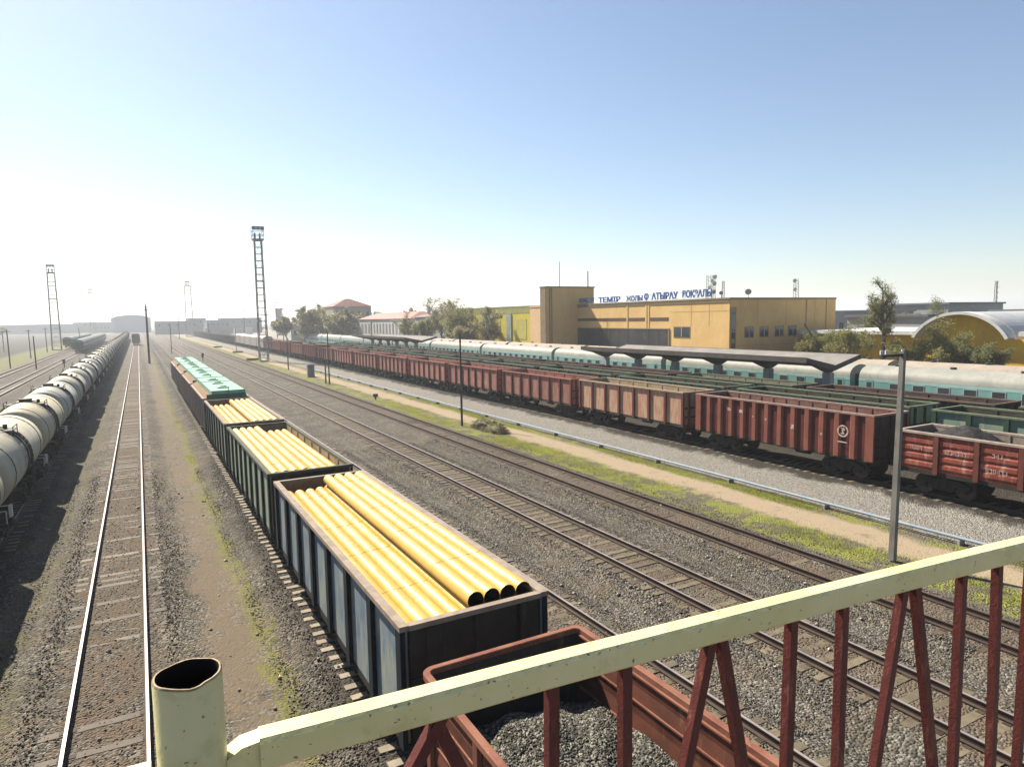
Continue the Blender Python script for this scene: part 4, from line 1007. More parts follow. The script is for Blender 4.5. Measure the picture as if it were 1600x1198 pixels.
for a, b_ in ((75.0, 76.85), (78.1, 79.95), (81.3, 83.2), (84.2, 86.1)): window(st, a, b_, 66.6, 66.6, 5.55, 7.15, 'y')
mb = MB(); mb.box(72.15, 73.2, 66.48, 66.598, 4.1, 9.9, 0); a_ = mb.build('stair_window', M_STUCD, st)
mb = MB()
for z0, z1 in ((4.2, 4.9), (5.5, 6.4), (6.6, 9.2)): mb.box(72.3, 73.0, 66.45, 66.478, z0, z1, 0)
mb.build('pane', [M_GLASS], a_)
mb = MB(); mb.tube((88.2, 66.5, 0), (88.2, 66.5, 10.9), .09, 6); mb.build('downpipe', M_STUC, st)
mb = MB(); mb.box(92.8, 94.95, 66.46, 66.598, -.3, 11.0); mb.build('corner_panel', M_STUC, st)
mb = MB(); mb.prism([(74.5, 3.0), (83.5, 3.0), (82.5, 3.5), (75.5, 3.45)], 61.5, 66.4); mb.build('awning', paint('red_awning', (.50,.07,.05), (.42,.06,.05)), st)
mb = MB()
for z in (3.4, 9.4): mb.box(71.985, 71.999, 66.6, 78.6, z-.02, z+.02)
for y in (70.4, 74.0): mb.box(71.985, 71.999, y-.02, y+.02, 7.3, 10.6)
mb.build('facade_joint', M_STUCD, st)
mb = MB()
for x in (77.6, 83.7, 90.2): mb.box(x-.02, x+.02, 66.585, 66.599, 7.4, 10.9)
mb.box(73.3, 92.7, 66.585, 66.599, 4.4, 4.44); mb.build('facade_joint', M_STUCD, st)
# rooftop lettering
M_BLUE = paint('blue_letters', (.035,.12,.42), (.03,.10,.36), rough=.4); M_RED = paint('red_letter', (.45,.06,.05))
sg = thing('station_sign', 'blue rooftop letters of the station name on a thin frame', 'sign', (0,0,0))
def word(text, y_left, width, z, h, mat_=M_BLUE, x=72.5):
    c = bpy.data.curves.new('letters', 'FONT'); c.body = text; c.extrude = .05; c.size = 1.0; c.offset = .035
    o = bpy.data.objects.new('letters', c); col.objects.link(o)
    bpy.context.view_layer.update()
    me = bpy.data.meshes.new_from_object(o.evaluated_get(bpy.context.evaluated_depsgraph_get()))
    bpy.data.objects.remove(o)
    vs = [v.co.copy() for v in me.vertices]; xa, xb = min(v.x for v in vs), max(v.x for v in vs); za, zb = min(v.y for v in vs), max(v.y for v in vs)
    for v, q in zip(me.vertices, vs): v.co = (x+q.z, y_left-(q.x-xa)/(xb-xa)*width, z+(q.y-za)/(zb-za)*h)
    me.materials.clear(); me.materials.append(mat_)
    o = bpy.data.objects.new('lettering', me); col.objects.link(o); o.parent = sg; return o
word('ҚАЗАҚСТАН', 103.2, 4.6, 11.45, .85, x=72.2)
word('ТЕМІР', 97.6, 6.2, 11.35, .95); word('ЖОЛЫ', 89.8, 4.2, 11.35, .9)
word('АТЫРАУ', 83.4, 6.0, 11.45, 1.1); word('ВОКЗАЛЫ', 76.4, 6.0, 11.5, 1.15)
mb = MB()
for i in range(16):
    a, b_ = 2*math.pi*i/16, 2*math.pi*(i+1)/16
    mb.mesh([(xx, 84.6+r_*math.cos(c), 12.0+r_*math.sin(c)) for xx in (72.4, 72.5) for r_, c in ((.3, a), (.55, a), (.55, b_), (.3, b_))], [(0,1,2,3), (7,6,5,4), (0,4,5,1), (1,5,6,2), (2,6,7,3), (3,7,4,0)])
mb.box(72.42, 72.48, 84.5, 84.7, 11.3, 12.2); mb.build('emblem', M_BLUE, sg)
mb = MB()
for z in (11.42, 12.25): mb.box(72.6, 72.64, 70.2, 103.2, z-.02, z+.02)
for k in range(23): mb.tube((72.62, 70.3+k*1.49, 11.25), (72.62, 70.3+k*1.49, 12.5), .02, 4)
mb.build('sign_frame', M_GREYPT, sg)
# roof equipment
def antenna(x, y, z, h, label, dishes=(), w_=.25, name='roof_antenna'):
    t = thing(name, label, 'antenna', (x, y, z), 'aerials on the station roof')
    mb = MB()
    for a, b_ in ((-1,-1), (1,-1), (0,1)): mb.tube((a*w_, b_*w_, 0), (a*w_*.7, b_*w_*.7, h), .035, 5)
    for k in range(7):
        q = h*k/7; mb.tube((-w_, -w_, q), (w_*.8, -w_, q+h/7), .02, 4); mb.tube((w_, -w_, q), (0, w_, q+h/7), .02, 4)
    mb.build('mast', M_GREYPT, t)
    for dx, dy, dz, r_ in dishes:
        mb = MB(); mb.tube((dx, dy, dz), (dx-.25, dy-.05, dz+.05), r_*.35, 12, r_); mb.build('dish', M_GREYPT, t)
antenna(76, 73.6, 11.1, 3.7, 'lattice aerial with round dishes right behind the end of the blue letters', [(.6,.0,3.4,.35),(.5,0,2.4,.35),(-.5,0,1.8,.3),(.4,0,1.2,.35),(0,0,2.8,.28)])
antenna(78, 76.6, 11.1, 3.9, 'pale slim lattice mast rising above the last blue letter', w_=.4)
antenna(77, 72.6, 11.1, 2.8, 'low lattice aerial behind the dished one', w_=.2)
antenna(86, 61.9+5, 11.1, 2.9, 'lattice frame aerial at the far roof corner, away from the letters', [(0,0,2.6,.3),(.1,0,1.3,.3)], w_=.35)
antenna(75, 104.4, 14.5, 3.0, 'thin aerial on the tower block edge', w_=.12)
antenna(68.6, 104.4, 14.5, 4.6, 'very thin whip aerial in the middle of the tower block', w_=.03)
def dish(x, y, z, r_, label):
    t = thing('satellite_dish', label, 'satellite dish', (x, y, z), 'dishes on the station roof')
    mb = MB(); mb.tube((0,0,0), (0,0,.6), .04, 6); mb.build('stand', M_GREYPT, t)
    mb = MB(); mb.tube((0,0,.7), (-.2,-.15,.8), r_*.4, 14, r_); mb.build('reflector', M_GREYPT, t)
dish(76, 66.9, 11.25, .45, 'round satellite dish alone on the station roof beyond the aerials')
dish(75, 71.0, 11.25, .3, 'small satellite dish close to the dished aerial')
# small wall sculptures / broken shadow pole on the facade
# yellow hall beyond the tower
yb_ = thing('yellow_hall', 'bright yellow hall with grey blue pilasters beyond the station tower', 'building', (0,0,0))
mb = MB(); mb.box(74, 92, 121.2, 165, -.3, 11.2); mb.build('wall', paint('lemon_wall', (.66,.56,.06), (.60,.50,.07)), yb_)
mb = MB(); mb.box(73.9, 92.1, 121.1, 165.1, 11.203, 11.5); mb.box(73.95, 73.998, 121.2, 165, 9.9, 11.2); mb.build('cornice', paint('olive_band', (.36,.36,.11), (.30,.30,.12)), yb_)
for y in (133.5, 146, 158): mb = MB(); mb.box(73.8, 73.997, y-1.1, y+1.1, -.3, 9.85); mb.build('pilaster', paint('grey_blue_panel', (.33,.40,.40), (.28,.35,.36)), yb_)
for y in (128, 140, 152): mb = MB(); mb.box(73.93, 73.998, y-2.2, y+2.2, 4.2, 8.6); mb.build('window_band', paint('yellow_glazing', (.62,.55,.12), (.5,.45,.15), rough=.3), yb_)

# ------------------------------------------------------------------ arched market hall
ah = thing('arched_hall', 'yellow hall with a wide white arched roof and round headed windows', 'building', (0,0,0))
M_YW = paint('egg_yolk_wall', (.90,.56,.05), (.80,.48,.05), (.70,.42,.08), s1=.5)
M_SILV = paint('silver_roof', (.56,.57,.56), (.48,.49,.49), (.38,.38,.37), rough=.45, s1=.4, streak=False)
M_ARCH = paint('white_arch', (.70,.70,.67), (.62,.62,.60))
cy, zc0, ra = 42.6, 3.9, 5.2
def arc(r_, a0, a1, n): return [(cy+r_*1.12*math.cos(R(a0+(a1-a0)*i/n)), zc0-.3+r_*math.sin(R(a0+(a1-a0)*i/n))) for i in range(n+1)]
mb = MB(); A_ = arc(ra, 25, 155, 26); B_ = arc(ra-.32, 25, 155, 26)
for i in range(26): mb.prism([A_[i], A_[i+1], B_[i+1], B_[i]], 83.2, 85.0, 'x')
mb.build('arch_band', M_ARCH, ah)
mb = MB(); mb.prism([(cy+6.5, -.3)]+[(cy+6.5, 5.6)]+[p for p in arc(ra-.33, 25, 155, 20)]+[(cy-6.5, 5.6), (cy-6.5, -.3)], 85.0, 85.4, 'x'); mb.build('front_wall', M_YW, ah)
mb = MB(); C_ = arc(ra-.05, 14, 166, 26)
for i in range(26): mb.prism([C_[i], C_[i+1], (C_[i+1][0], C_[i+1][1]-.1), (C_[i][0], C_[i][1]-.1)], 85.45, 108, 'x')
mb.build('vault_roof', M_SILV, ah)
mb = MB(); mb.box(85.5, 106, 48.2, 64.5, -.3, 6.0, 0); mb.build('side_wing', M_YW, ah)
mb = MB(); mb.box(84.2, 106.2, 48.3, 64.8, 6.003, 6.45, 0); mb.build('wing_roof', M_ARCH, ah)
mb = MB(); mb.box(85.5, 106, 18.0, 36.8, -.3, 6.0, 0); mb.build('side_wing', M_YW, ah)
mb = MB(); mb.box(84.2, 86, 18.0, 36.8, 6.003, 6.5, 0); mb.prism([(85.9, 6.5), (96, 8.9), (108, 8.9), (108, 6.3)], 18.0, 36.9, 'y', 1); mb.build('wing_roof', [M_ARCH, M_SILV], ah)
for y in (33.6, 24.8):
    p = [(y+2.9*math.cos(R(a)), 2.4+2.5*math.sin(R(a))) for a in range(0, 181, 15)]+[(y-2.9, .2), (y+2.9, .2)]
    mb = MB(); mb.prism(p, 85.36, 85.498, 'x'); q = mb.build('arched_window', paint('window_reveal', (.16,.11,.06), (.12,.09,.05)), ah)
    p = [(y+2.5*math.cos(R(a)), 2.3+2.2*math.sin(R(a))) for a in range(0, 181, 15)]+[(y-2.5, .3), (y+2.5, .3)]
    mb = MB(); mb.prism(p, 85.32, 85.355, 'x'); mb.build('pane', paint('pale_glass', (.30,.36,.40), (.20,.25,.28), rough=.15, bmp=0), q)
    mb = MB()
    for a in (-1.2, 0, 1.2): mb.box(85.28, 85.315, y+a-.06, y+a+.06, .3, 4.2)
    mb.build('mullion', M_WHITE, q)
for y in (44.6, 41.8, 39.4):
    mb = MB(); mb.box(84.93, 84.998, y-.9, y+.9, 1.2, 3.3); mb.build('window', M_GLASS, ah)
# buildings behind
def block(name, label, x0, x1, y0, y1, h, wall, roof=None, rh=0, rows=0, cols=0, face='x', z0=-.3, hip=False, cat='building', group=None, over=.4):
    t = thing(name, label, cat, (0,0,0), group)
    mb = MB(); mb.box(x0, x1, y0, y1, z0, h); mb.build('wall', wall, t)
    if roof:
        mb = MB(); o_ = over
        if rh and hip:
            cx, cy_ = (x0+x1)/2, (y0+y1)/2; d = min(x1-x0, y1-y0)/2*.9
            lx, ly = max(0, (x1-x0)/2-d), max(0, (y1-y0)/2-d)
            vs = [(x0-o_, y0-o_, h+.003), (x1+o_, y0-o_, h+.003), (x1+o_, y1+o_, h+.003), (x0-o_, y1+o_, h+.003), (cx-lx, cy_-ly, h+rh), (cx+lx, cy_-ly, h+rh), (cx+lx, cy_+ly, h+rh), (cx-lx, cy_+ly, h+rh)]
            mb.mesh(vs, [(0,3,2,1), (0,1,5,4), (1,2,6,5), (2,3,7,6), (3,0,4,7), (4,5,6,7)])
        elif rh: mb.prism([(x0-o_, h+.003), (x1+o_, h+.003), ((x0+x1)/2, h+rh)], y0-o_, y1+o_)
        else: mb.box(x0-o_, x1+o_, y0-o_, y1+o_, h+.003, h+.4)
        mb.build('roof', roof, t)
    for r_ in range(rows):
        for c_ in range(cols):
            zz = h-1.2-(r_+1)*3.0+.6
            if face == 'x':
                a = y0+(y1-y0)*(c_+.5)/cols; mb = MB(); mb.box(x0-.06, x0-.002, a-.6, a+.6, zz, zz+1.6)
            else:
                a = x0+(x1-x0)*(c_+.5)/cols; mb = MB(); mb.box(a-.6, a+.6, y0-.06, y0-.002, zz, zz+1.6)
            mb.build('window', M_GLASS, t)
    return t
M_BEI = paint('beige_wall', (.42,.39,.32), (.36,.33,.27)); M_WHW = paint('whitewash', (.70,.69,.64), (.60,.59,.55)); M_GRW = paint('grey_wall', (.42,.42,.41), (.36,.36,.35))
M_REDR = paint('red_tin_roof', (.40,.19,.15), (.33,.16,.13)); M_DRDR = paint('dark_red_roof', (.20,.075,.06), (.16,.065,.055)); M_FAR = paint('far_wall', (.26,.26,.26), (.20,.20,.21)); M_FARD = paint('far_roof', (.17,.17,.175), (.14,.14,.145))
block('grey_depot', 'long grey depot behind the station trees with a dark roof edge', 118, 150, 86, 100, 8.9, M_GRW, M_GRW, rows=1, cols=7, face='y')
block('grey_depot', 'grey flat block behind the trees next to the poplar', 112, 128, 62, 76, 8.0, M_GRW, M_FARD, rows=1, cols=4, face='x')
block('flat_block', 'distant flat roofed block seen over the arched hall', 160, 184, 84, 100, 10.4, M_GRW, M_FAR, rows=1, cols=6, face='x')
block('flat_block', 'low distant block at the picture edge behind the silver roof', 170, 260, 60, 80, 8.6, M_GRW, M_FAR)
block('hip_house', 'beige block with a dark red hipped roof beyond the trees', 67, 82, 262, 280, 14.4, M_BEI, M_DRDR, 3.2, 2, 5, 'y', hip=True)
hs = block('white_house', 'long white house with a faded red tin roof', 75, 88, 200, 256, 9.2, M_WHW, M_REDR, 2.3, 0, 0, 'x', hip=True)
for k in range(11): mb = MB(); a = 202+k*3.4; mb.box(74.9, 74.998, a, a+1.6, 4.2, 7.6); mb.build('window', M_GREYPT, hs)
for k in range(3): mb = MB(); a = 242+k*4.2; mb.box(74.9, 74.998, a, a+2.4, 4.0, 7.6); mb.build('window', M_GREYPT, hs)
for a in (240, 200.4): mb = MB(); mb.box(74.75, 74.995, a, a+.7, -.3, 9.1); mb.build('pilaster', M_BEI, hs)
gh = block('grey_house', 'grey house with a dull purple red roof and chimney stacks', 76, 92, 172, 198.5, 9.6, M_GRW, paint('purple_roof', (.30,.20,.20), (.25,.17,.17)), 2.0, 1, 3, 'x', hip=True)
for x, y, h_ in ((80, 180, 13.4), (79, 194, 12.8)): mb = MB(); mb.box(x-.4, x+.4, y-.4, y+.4, 10.5, h_); mb.build('chimney', M_GRW, gh)
block('white_shed', 'small white shed with a flat roof beside the far red wagons', 54.5, 66, 283, 292, 6.8, M_WHW, M_WHW, rows=1, cols=3, face='y', over=.15)
block('water_tower', 'narrow dark tower standing on the skyline before the slim lattice tower', 78, 81.5, 450, 454, 16.8, M_GRW, M_FARD, over=.1, cat='tower')
hg = thing('hangar', 'wide pale hangar with a shallow vaulted roof at the vanishing point of the tracks', 'building', (0,0,0))
mb = MB(); mb.prism([(-24, -.3), (12, -.3), (12, 14.5), (6, 16.4), (-2, 17.4), (-10, 17.4), (-18, 16.2), (-24, 14.3)], 800, 860); mb.build('wall', paint('hangar_wall', (.36,.40,.44), (.32,.36,.40)), hg)
mb = MB(); q = [(-24.4, 14.2), (-18, 16.3), (-10, 17.55), (-2, 17.55), (6, 16.5), (12.4, 14.4)]; mb.prism(q+[(a, b_+.5) for a, b_ in reversed(q)], 799, 861); mb.build('roof', M_FAR, hg)
r_ = random.Random(77)
far = [(-170, -64, 900, 9.5), (-64, -26, 900, 11), (12, 45, 620, 10.2), (46, 62, 560, 10.3), (60, 92, 600, 12), (95, 120, 520, 8.6), (38, 52, 640, 12.5), (120, 150, 560, 9), (-300, -180, 1000, 9), (-44, -27, 860, 8)]
for i, (x0, x1, y, h_) in enumerate(far):
    block('far_building', 'hazy distant flat roofed building on the horizon', x0, x1, y, y+25, h_, M_FAR, M_FARD, rows=1 if x1-x0 < 60 else 0, cols=5, face='y', group='hazy buildings on the horizon', over=.2)
for x, y in ((44, 560), (55, 470), (68, 520)):
    block('white_hut', 'tiny pale hut in the haze beyond the red train', x, x+5, y, y+5, 4.5, M_WHW, M_WHW, group='pale huts in the haze', over=.1)
# radio mast and far chimneys at the right skyline
def skymast(x, y, h, label):
    t = thing('radio_mast', label, 'radio mast', (x, y, 0)); mb = MB()
    for a, b_ in ((-.4,-.4), (.4,-.4), (0,.4)): mb.tube((a, b_, 0), (a*.5, b_*.5, h), .09, 5)
    for k in range(12): mb.tube((-.4, -.4, h*k/12), (.4, -.4, h*(k+1)/12), .05, 4)
    mb.build('mast', paint('mast_redwhite', (.45,.30,.28), (.40,.36,.35)), t)
skymast(193, 90, 16.3, 'slim radio mast on the skyline over the arched hall')

# ------------------------------------------------------------------ trees
M_LEAF = foliage('spring_leaves', (.34,.35,.12), (.41,.39,.17), (.26,.25,.10))
M_LEAF2 = foliage('olive_leaves', (.27,.28,.12), (.33,.32,.15), (.20,.20,.09))
M_LEAFG = foliage('greyish_twigs', (.35,.33,.21), (.30,.28,.17), (.24,.22,.15))
def tree(name, label, x, y, h, spread, seed, leafm, dens=1.0, zlow=.25, group='trees around the station', leaf=.22, poplar=False, nl=9):
    r_ = random.Random(seed); t = thing(name, label, 'tree', (x, y, -.35), group)
    mb = MB(); tips = []
    def limb(p, d, L_, r0, depth):
        q = p; seg = 3
        for k in range(seg):
            d = (d+Vector((r_.gauss(0,.14), r_.gauss(0,.14), r_.gauss(.05,.08)))).normalized()
            nq = q+d*L_/seg; ra_ = r0*(1-.25*k); mb.tube(q, nq, ra_, 6 if depth < 2 else 4, ra_*.78, caps=False); q = nq
            if depth >= 2 or (depth == 1 and k > 0): tips.append((q, L_))
        if depth < 3:
            for _ in range(r_.choice((3, 4)) if depth else nl):
                a = r_.uniform(0, 2*math.pi); tl = r_.uniform(.35, .95) if not poplar else r_.uniform(.15, .45)
                nd = (d*(1-tl*.5)+Vector((math.cos(a), math.sin(a), r_.uniform(-.1, .5)))*tl).normalized()
                bp = p+(q-p)*r_.uniform(.35, 1.0) if depth or True else q
                limb(bp, nd, L_*r_.uniform(.42, .62)*(spread if depth == 0 else 1), r0*.42, depth+1)
    limb(Vector((0,0,0)), Vector((0,0,1)), h*.62, h*.022+.05, 0)
    mb.build('trunk', M_TRUNK, t)
    V = []; F_ = []
    for p, L_ in tips:
        for _ in range(max(1, int(13*dens))):
            c = p+Vector((r_.gauss(0,1), r_.gauss(0,1), r_.gauss(0,.9)))*(.10+.16*L_)
            if c.z < h*zlow*.6: continue
            s_ = leaf*.62*r_.uniform(.5, 1.3); u = Vector((r_.gauss(0,1), r_.gauss(0,1), r_.gauss(0,1))).normalized(); v = u.orthogonal().normalized()
            n = len(V); V += [tuple(c-u*s_), tuple(c-v*s_*.5), tuple(c+u*s_), tuple(c+v*s_*.5)]; F_.append((n, n+1, n+2, n+3))
    if V: raw_mesh('crown', V, F_, leafm, t)
    return t
tree('poplar_tree', 'tall slender tree with an open crown rising above the depot roof', 79.5, 48.6, 16.6, .40, 11, M_LEAF2, .8, .3, leaf=.17, nl=13)
tree('leafy_tree', 'bushy young green tree against the end of the ochre station', 80, 57.5, 5.6, 1.35, 12, M_LEAF, 1.3, leaf=.22, nl=13, zlow=.05)
tree('leafy_tree', 'rounded olive tree right beside the tall slender trunk', 78.5, 51.6, 6.6, 1.35, 13, M_LEAF, 1.2, leaf=.22, nl=13, zlow=.05)
tree('leafy_tree', 'small tree standing under the flat white roof of the arched hall', 79.5, 45.8, 5.4, 1.35, 14, M_LEAF, 1.3, leaf=.22, nl=13, zlow=.05)
tree('leafy_tree', 'spreading olive tree hiding the base of the white arch', 80.5, 42.2, 5.9, 1.4, 15, M_LEAF, 1.3, leaf=.22, nl=13, zlow=.05)
tree('leafy_tree', 'low leafy tree in front of the dark windows of the arched hall', 81, 38.9, 4.9, 1.4, 16, M_LEAF2, 1.4, leaf=.22, nl=13, zlow=.05)
tree('leafy_tree', 'olive tree behind the slender tree and the flat roof', 104, 66, 9.2, 1.1, 17, M_LEAF2, 1.2)
tree('leafy_tree', 'wide green tree behind the crown of the arched roof', 118, 64, 9.8, 1.15, 18, M_LEAF2, 1.4)
tree('leafy_tree', 'rounded tree beyond the flat white roof, next to the distant block', 124, 74, 10.2, 1.1, 19, M_LEAF2, 1.3)
g_ = 'budding trees before the yellow hall'
tree('budding_tree', 'tallest budding tree before the grey house roof', 70.0, 163, 13.2, 1.15, 21, M_LEAFG, 1.0, group=g_, leaf=.34, nl=13)
tree('budding_tree', 'bushy budding tree between the tallest one and the yellow hall', 69.0, 150, 10.6, 1.25, 22, M_LEAF2, 1.1, group=g_, leaf=.34, nl=13)
tree('budding_tree', 'budding tree overlapping the yellow hall wall', 69.5, 139, 11.4, 1.1, 23, M_LEAFG, .9, group=g_, leaf=.32, nl=13)
tree('budding_tree', 'broad budding tree filling the space before the grey house wall', 71, 157, 10.5, 1.3, 41, M_LEAFG, 1.0, group=g_, leaf=.34, nl=13)
tree('budding_tree', 'low budding shrub like tree at the foot of the yellow hall', 68, 145, 7.5, 1.4, 42, M_LEAFG, 1.6, group=g_, leaf=.34, nl=12)
tree('budding_tree', 'low green budding tree by the far canopy end', 68, 172, 8, 1.4, 24, M_LEAF2, 1.7, group=g_, leaf=.36, nl=12)
tree('budding_tree', 'pale budding tree closest to the white house', 71, 190, 11, 1.0, 25, M_LEAFG, 1.3, group=g_, leaf=.3)
for i, (x, y, h_) in enumerate(((58, 255, 10.5), (62, 245, 10), (55, 262, 9), (66, 240, 9.5), (52, 275, 8))):
    tree('budding_tree', ['grey green tree in front of the beige hip roofed block', 'grey green tree overlapping the white house corner', 'grey green tree at the outer side of the hip roofed block', 'dense grey green tree below the dark red roof', 'lowest grey green tree behind the white shed'][i], x, y, h_*1.1, 1.5, 30+i, M_LEAFG, 1.2, group='grey green trees below the dark red roof', leaf=.6, nl=12)
rf = random.Random(99)
for i in range(16):
    x, y = rf.uniform(84, 150), rf.uniform(300, 460)
    tree('distant_tree', 'small hazy tree on the skyline between the narrow tower and the hipped block', x, y, rf.uniform(8, 12), 1.4, 200+i, M_LEAFG, .9, group='hazy trees on the skyline', leaf=1.1, nl=7)
for i in range(12):
    x, y = rf.uniform(-190, -55), rf.uniform(420, 760)
    tree('distant_tree', 'small hazy tree on the far side of the dark steppe', x, y, rf.uniform(6, 9), 1.5, 300+i, M_LEAFG, .7, group='hazy trees beyond the steppe', leaf=1.4, nl=6)
for i, (x, y) in enumerate(((-150, 620), (-118, 700), (-92, 560), (-70, 820), (20, 420), (36, 430), (52, 400), (66, 380), (90, 430), (110, 470), (60, 330), (48, 300))):
    t_ = thing('distant_mast', 'thin faint mast standing in the haze on the skyline', 'mast', (x, y, -.3), 'thin faint masts on the skyline')
    mb = MB(); hm = rf.uniform(12, 22); mb.tube((0,0,0), (0,0,hm), .22, 6, .14); mb.box(-1.2, 1.2, -.1, .1, hm-.9, hm-.6); mb.build('pole', M_DPOLE, t_)
# leaning dead trunk by the station end wall
t = thing('dead_tree', 'bare leaning trunk against the end of the ochre station', 'tree', (78.5, 56.0, -.3))
mb = MB(); mb.tube((0,0,0), (-.2,1.3,5.0), .26, 8, .18); mb.tube((-.2,1.3,5.0), (-.7,3.0,7.8), .18, 8, .09); mb.build('trunk', M_TRUNK, t)
t['category'] = 'tree'

# people and small posts on the station paving
M_CL = [paint('dark_coat', (.04,.04,.05)), paint('grey_coat', (.16,.16,.17)), paint('brown_coat', (.14,.08,.06))]
# grass tufts
def tufts(name, label, pts, hmin, hmax, mat_, seed):
    g = np.random.default_rng(seed); n = len(pts); P_ = np.asarray(pts)
    a = g.uniform(0, 2*np.pi, n); w_ = g.uniform(.006, .016, n); h_ = g.uniform(hmin, hmax, n)
    d = np.stack([np.cos(a), np.sin(a), 0*a], 1); lean = g.normal(0, .35, (n, 2))*h_[:, None]
    V = np.stack([P_-d*w_[:, None], P_+d*w_[:, None], P_+np.column_stack([lean, h_])], 1).reshape(-1, 3)
    return tag(raw_mesh(name, V, np.arange(3*n).reshape(-1, 3), mat_), label, 'grass', kind='stuff')
M_GR = foliage('grass_blades', (.24,.27,.045), (.29,.28,.08), (.19,.22,.04))
g = np.random.default_rng(9); pts = []
while len(pts) < 60000:
    y = g.uniform(10, 75); x = g.choice([g.normal(24.1, .8), g.normal(27.9, .35)])
    if math.sin(y*.5+x)+math.sin(y*.21-x*1.3)+g.normal(0, .5) > -.2: pts.append((x, y, ground_z(x)-.02))
tufts('grass', 'patchy short green grass along the footpath and the posts', pts, .03, .13, M_GR, 3)
pts = []
for k in range(14000):
    y = g.uniform(11, 80); x = g.normal(2.65, .16)
    if math.sin(y*.9)+math.sin(y*.37+1)+g.normal(0, .4) > .1: pts.append((x, y, ground_z(x)-.02))
tufts('weeds', 'thin line of weeds in the gravel beside the pipe train', pts, .02, .07, M_GR, 4)
# loose ballast stones near the bridge
g = np.random.default_rng(21); n = 90000
yy = 9+38*g.random(n)**1.4; xx = g.uniform(-5, 24, n)
keep = np.ones(n, bool)
sp = []
for a, b_ in zip(xx, yy):
    inb = any(abs(a-c) < .74 for c in TRACKS) or any(.86 < abs(a-c) < 1.3 for c in TRACKS)
    if (inb and g.random() < .75) or any(.74 <= abs(a-c) <= .86 for c in TRACKS) or 1.3 < a < 2.6 or (22.3 < a and g.random() < .7): continue
    sp.append((a, b_, ground_z(a)+.005))
o = stones('loose_ballast', sp, .02, .042, M_BALST, 22); tag(o, 'loose grey ballast stones between the near tracks', 'gravel', kind='stuff')

g = np.random.default_rng(31); sp = [(x, y, ground_z(x)+.02) for x, y in zip(g.uniform(-4.5, 22, 260), 11+30*g.random(260)**1.3)]
o = stones('scattered_rubble', sp, .05, .10, stone_mat('pale_rubble', (.12,.10,.08), (.30,.26,.21), (.55,.50,.42)), 32); tag(o, 'scattered pale lumps of rubble lying on the near ballast', 'rubble', kind='stuff')

# ------------------------------------------------------------------ footbridge railing
br = thing('bridge_railing', 'cream painted steel handrail with brown red bars and an open ended post', 'railing', (0,0,0))
def cream_mat():
    m, n, N, L, b = newmat('cream_gloss_paint'); v = coords(N, L, False)
    k = mix(N, L, ramp(N, L, noise(N, L, v, 5, 4), .35, .65), (.76,.69,.37), (.69,.63,.29))
    k = mix(N, L, math_(N, L, 'MULTIPLY', ramp(N, L, noise(N, L, v, 14, 5), .56, .7), .5), k, (.56,.46,.20))
    k = mix(N, L, ramp(N, L, noise(N, L, v, 70, 3), .665, .69), k, (.26,.18,.09))
    L.new(k, b.inputs['Base Color']); b.inputs['Roughness'].default_value = .45; bump(N, L, b, noise(N, L, v, 45, 4), .35, .004)
    return m
M_CREAM = cream_mat(); M_BRED = paint('brown_red_paint', (.125,.034,.03), (.10,.03,.026), (.20,.08,.06), rough=.5, s1=12, s2=30, bmp=.3, bs=120)
M_BARE = paint('worn_pipe_lip', (.48,.40,.26), (.30,.20,.12), s1=30); M_BOREB = paint('rusty_bore', (.035,.022,.016), (.02,.015,.012))
zr = 8.25; hh = .058
RP = [(-.9,1.215),(-.45,1.212),(-.06,1.21),(.14,1.19),(.43,1.168),(.70,1.15),(.96,1.128),(1.4,1.092),(1.9,1.047),(2.4,.998),(3.0,.935),(3.8,.85)]
def railz(x): return zr
def sweep(path, w_, z1, z0, skip=None, r_=.007):
    mb = MB(); rings = []
    for i, (x, y) in enumerate(path):
        a = path[max(0, i-1)]; b_ = path[min(len(path)-1, i+1)]; d = Vector((b_[0]-a[0], b_[1]-a[1])).normalized(); nrm = Vector((d.y, -d.x))
        pr = []
        for u, z in ((0, z1-r_), (r_, z1), (w_-r_, z1), (w_, z1-r_), (w_, z0+r_), (w_-r_, z0), (r_, z0), (0, z0+r_)):
            pr.append((x+nrm.x*u, y+nrm.y*u, z))
        rings.append(pr)
    for p_ in rings: mb.v += p_
    for i in range(len(rings)-1):
        for k in range(8): mb.f.append((8*i+k, 8*i+(k+1) % 8, 8*i+8+(k+1) % 8, 8*i+8+k)); mb.m.append(0)
    mb.f += [tuple(range(8)), tuple(range(8*len(rings)-8, 8*len(rings)))]; mb.m += [0, 0]
    return mb
def dense(path, k=6):
    out = []
    P_ = [path[0]]+path+[path[-1]]
    for i in range(1, len(P_)-2):
        for j in range(k):
            t_ = j/k; c = [.5*((2*P_[i][q])+(-P_[i-1][q]+P_[i+1][q])*t_+(2*P_[i-1][q]-5*P_[i][q]+4*P_[i+1][q]-P_[i+2][q])*t_*t_+(-P_[i-1][q]+3*P_[i][q]-3*P_[i+1][q]+P_[i+2][q])*t_**3) for q in (0, 1)]
            out.append(tuple(c))
    return out+[path[-1]]
sweep(dense([p for p in RP if p[0] > .1]), .052, zr, zr-hh).build('top_rail', M_CREAM, br)
sweep([(-.9,1.20), (-.10,1.195), (-.025,1.19)], .052, zr-.004, zr-hh).build('top_rail', M_CREAM, br)
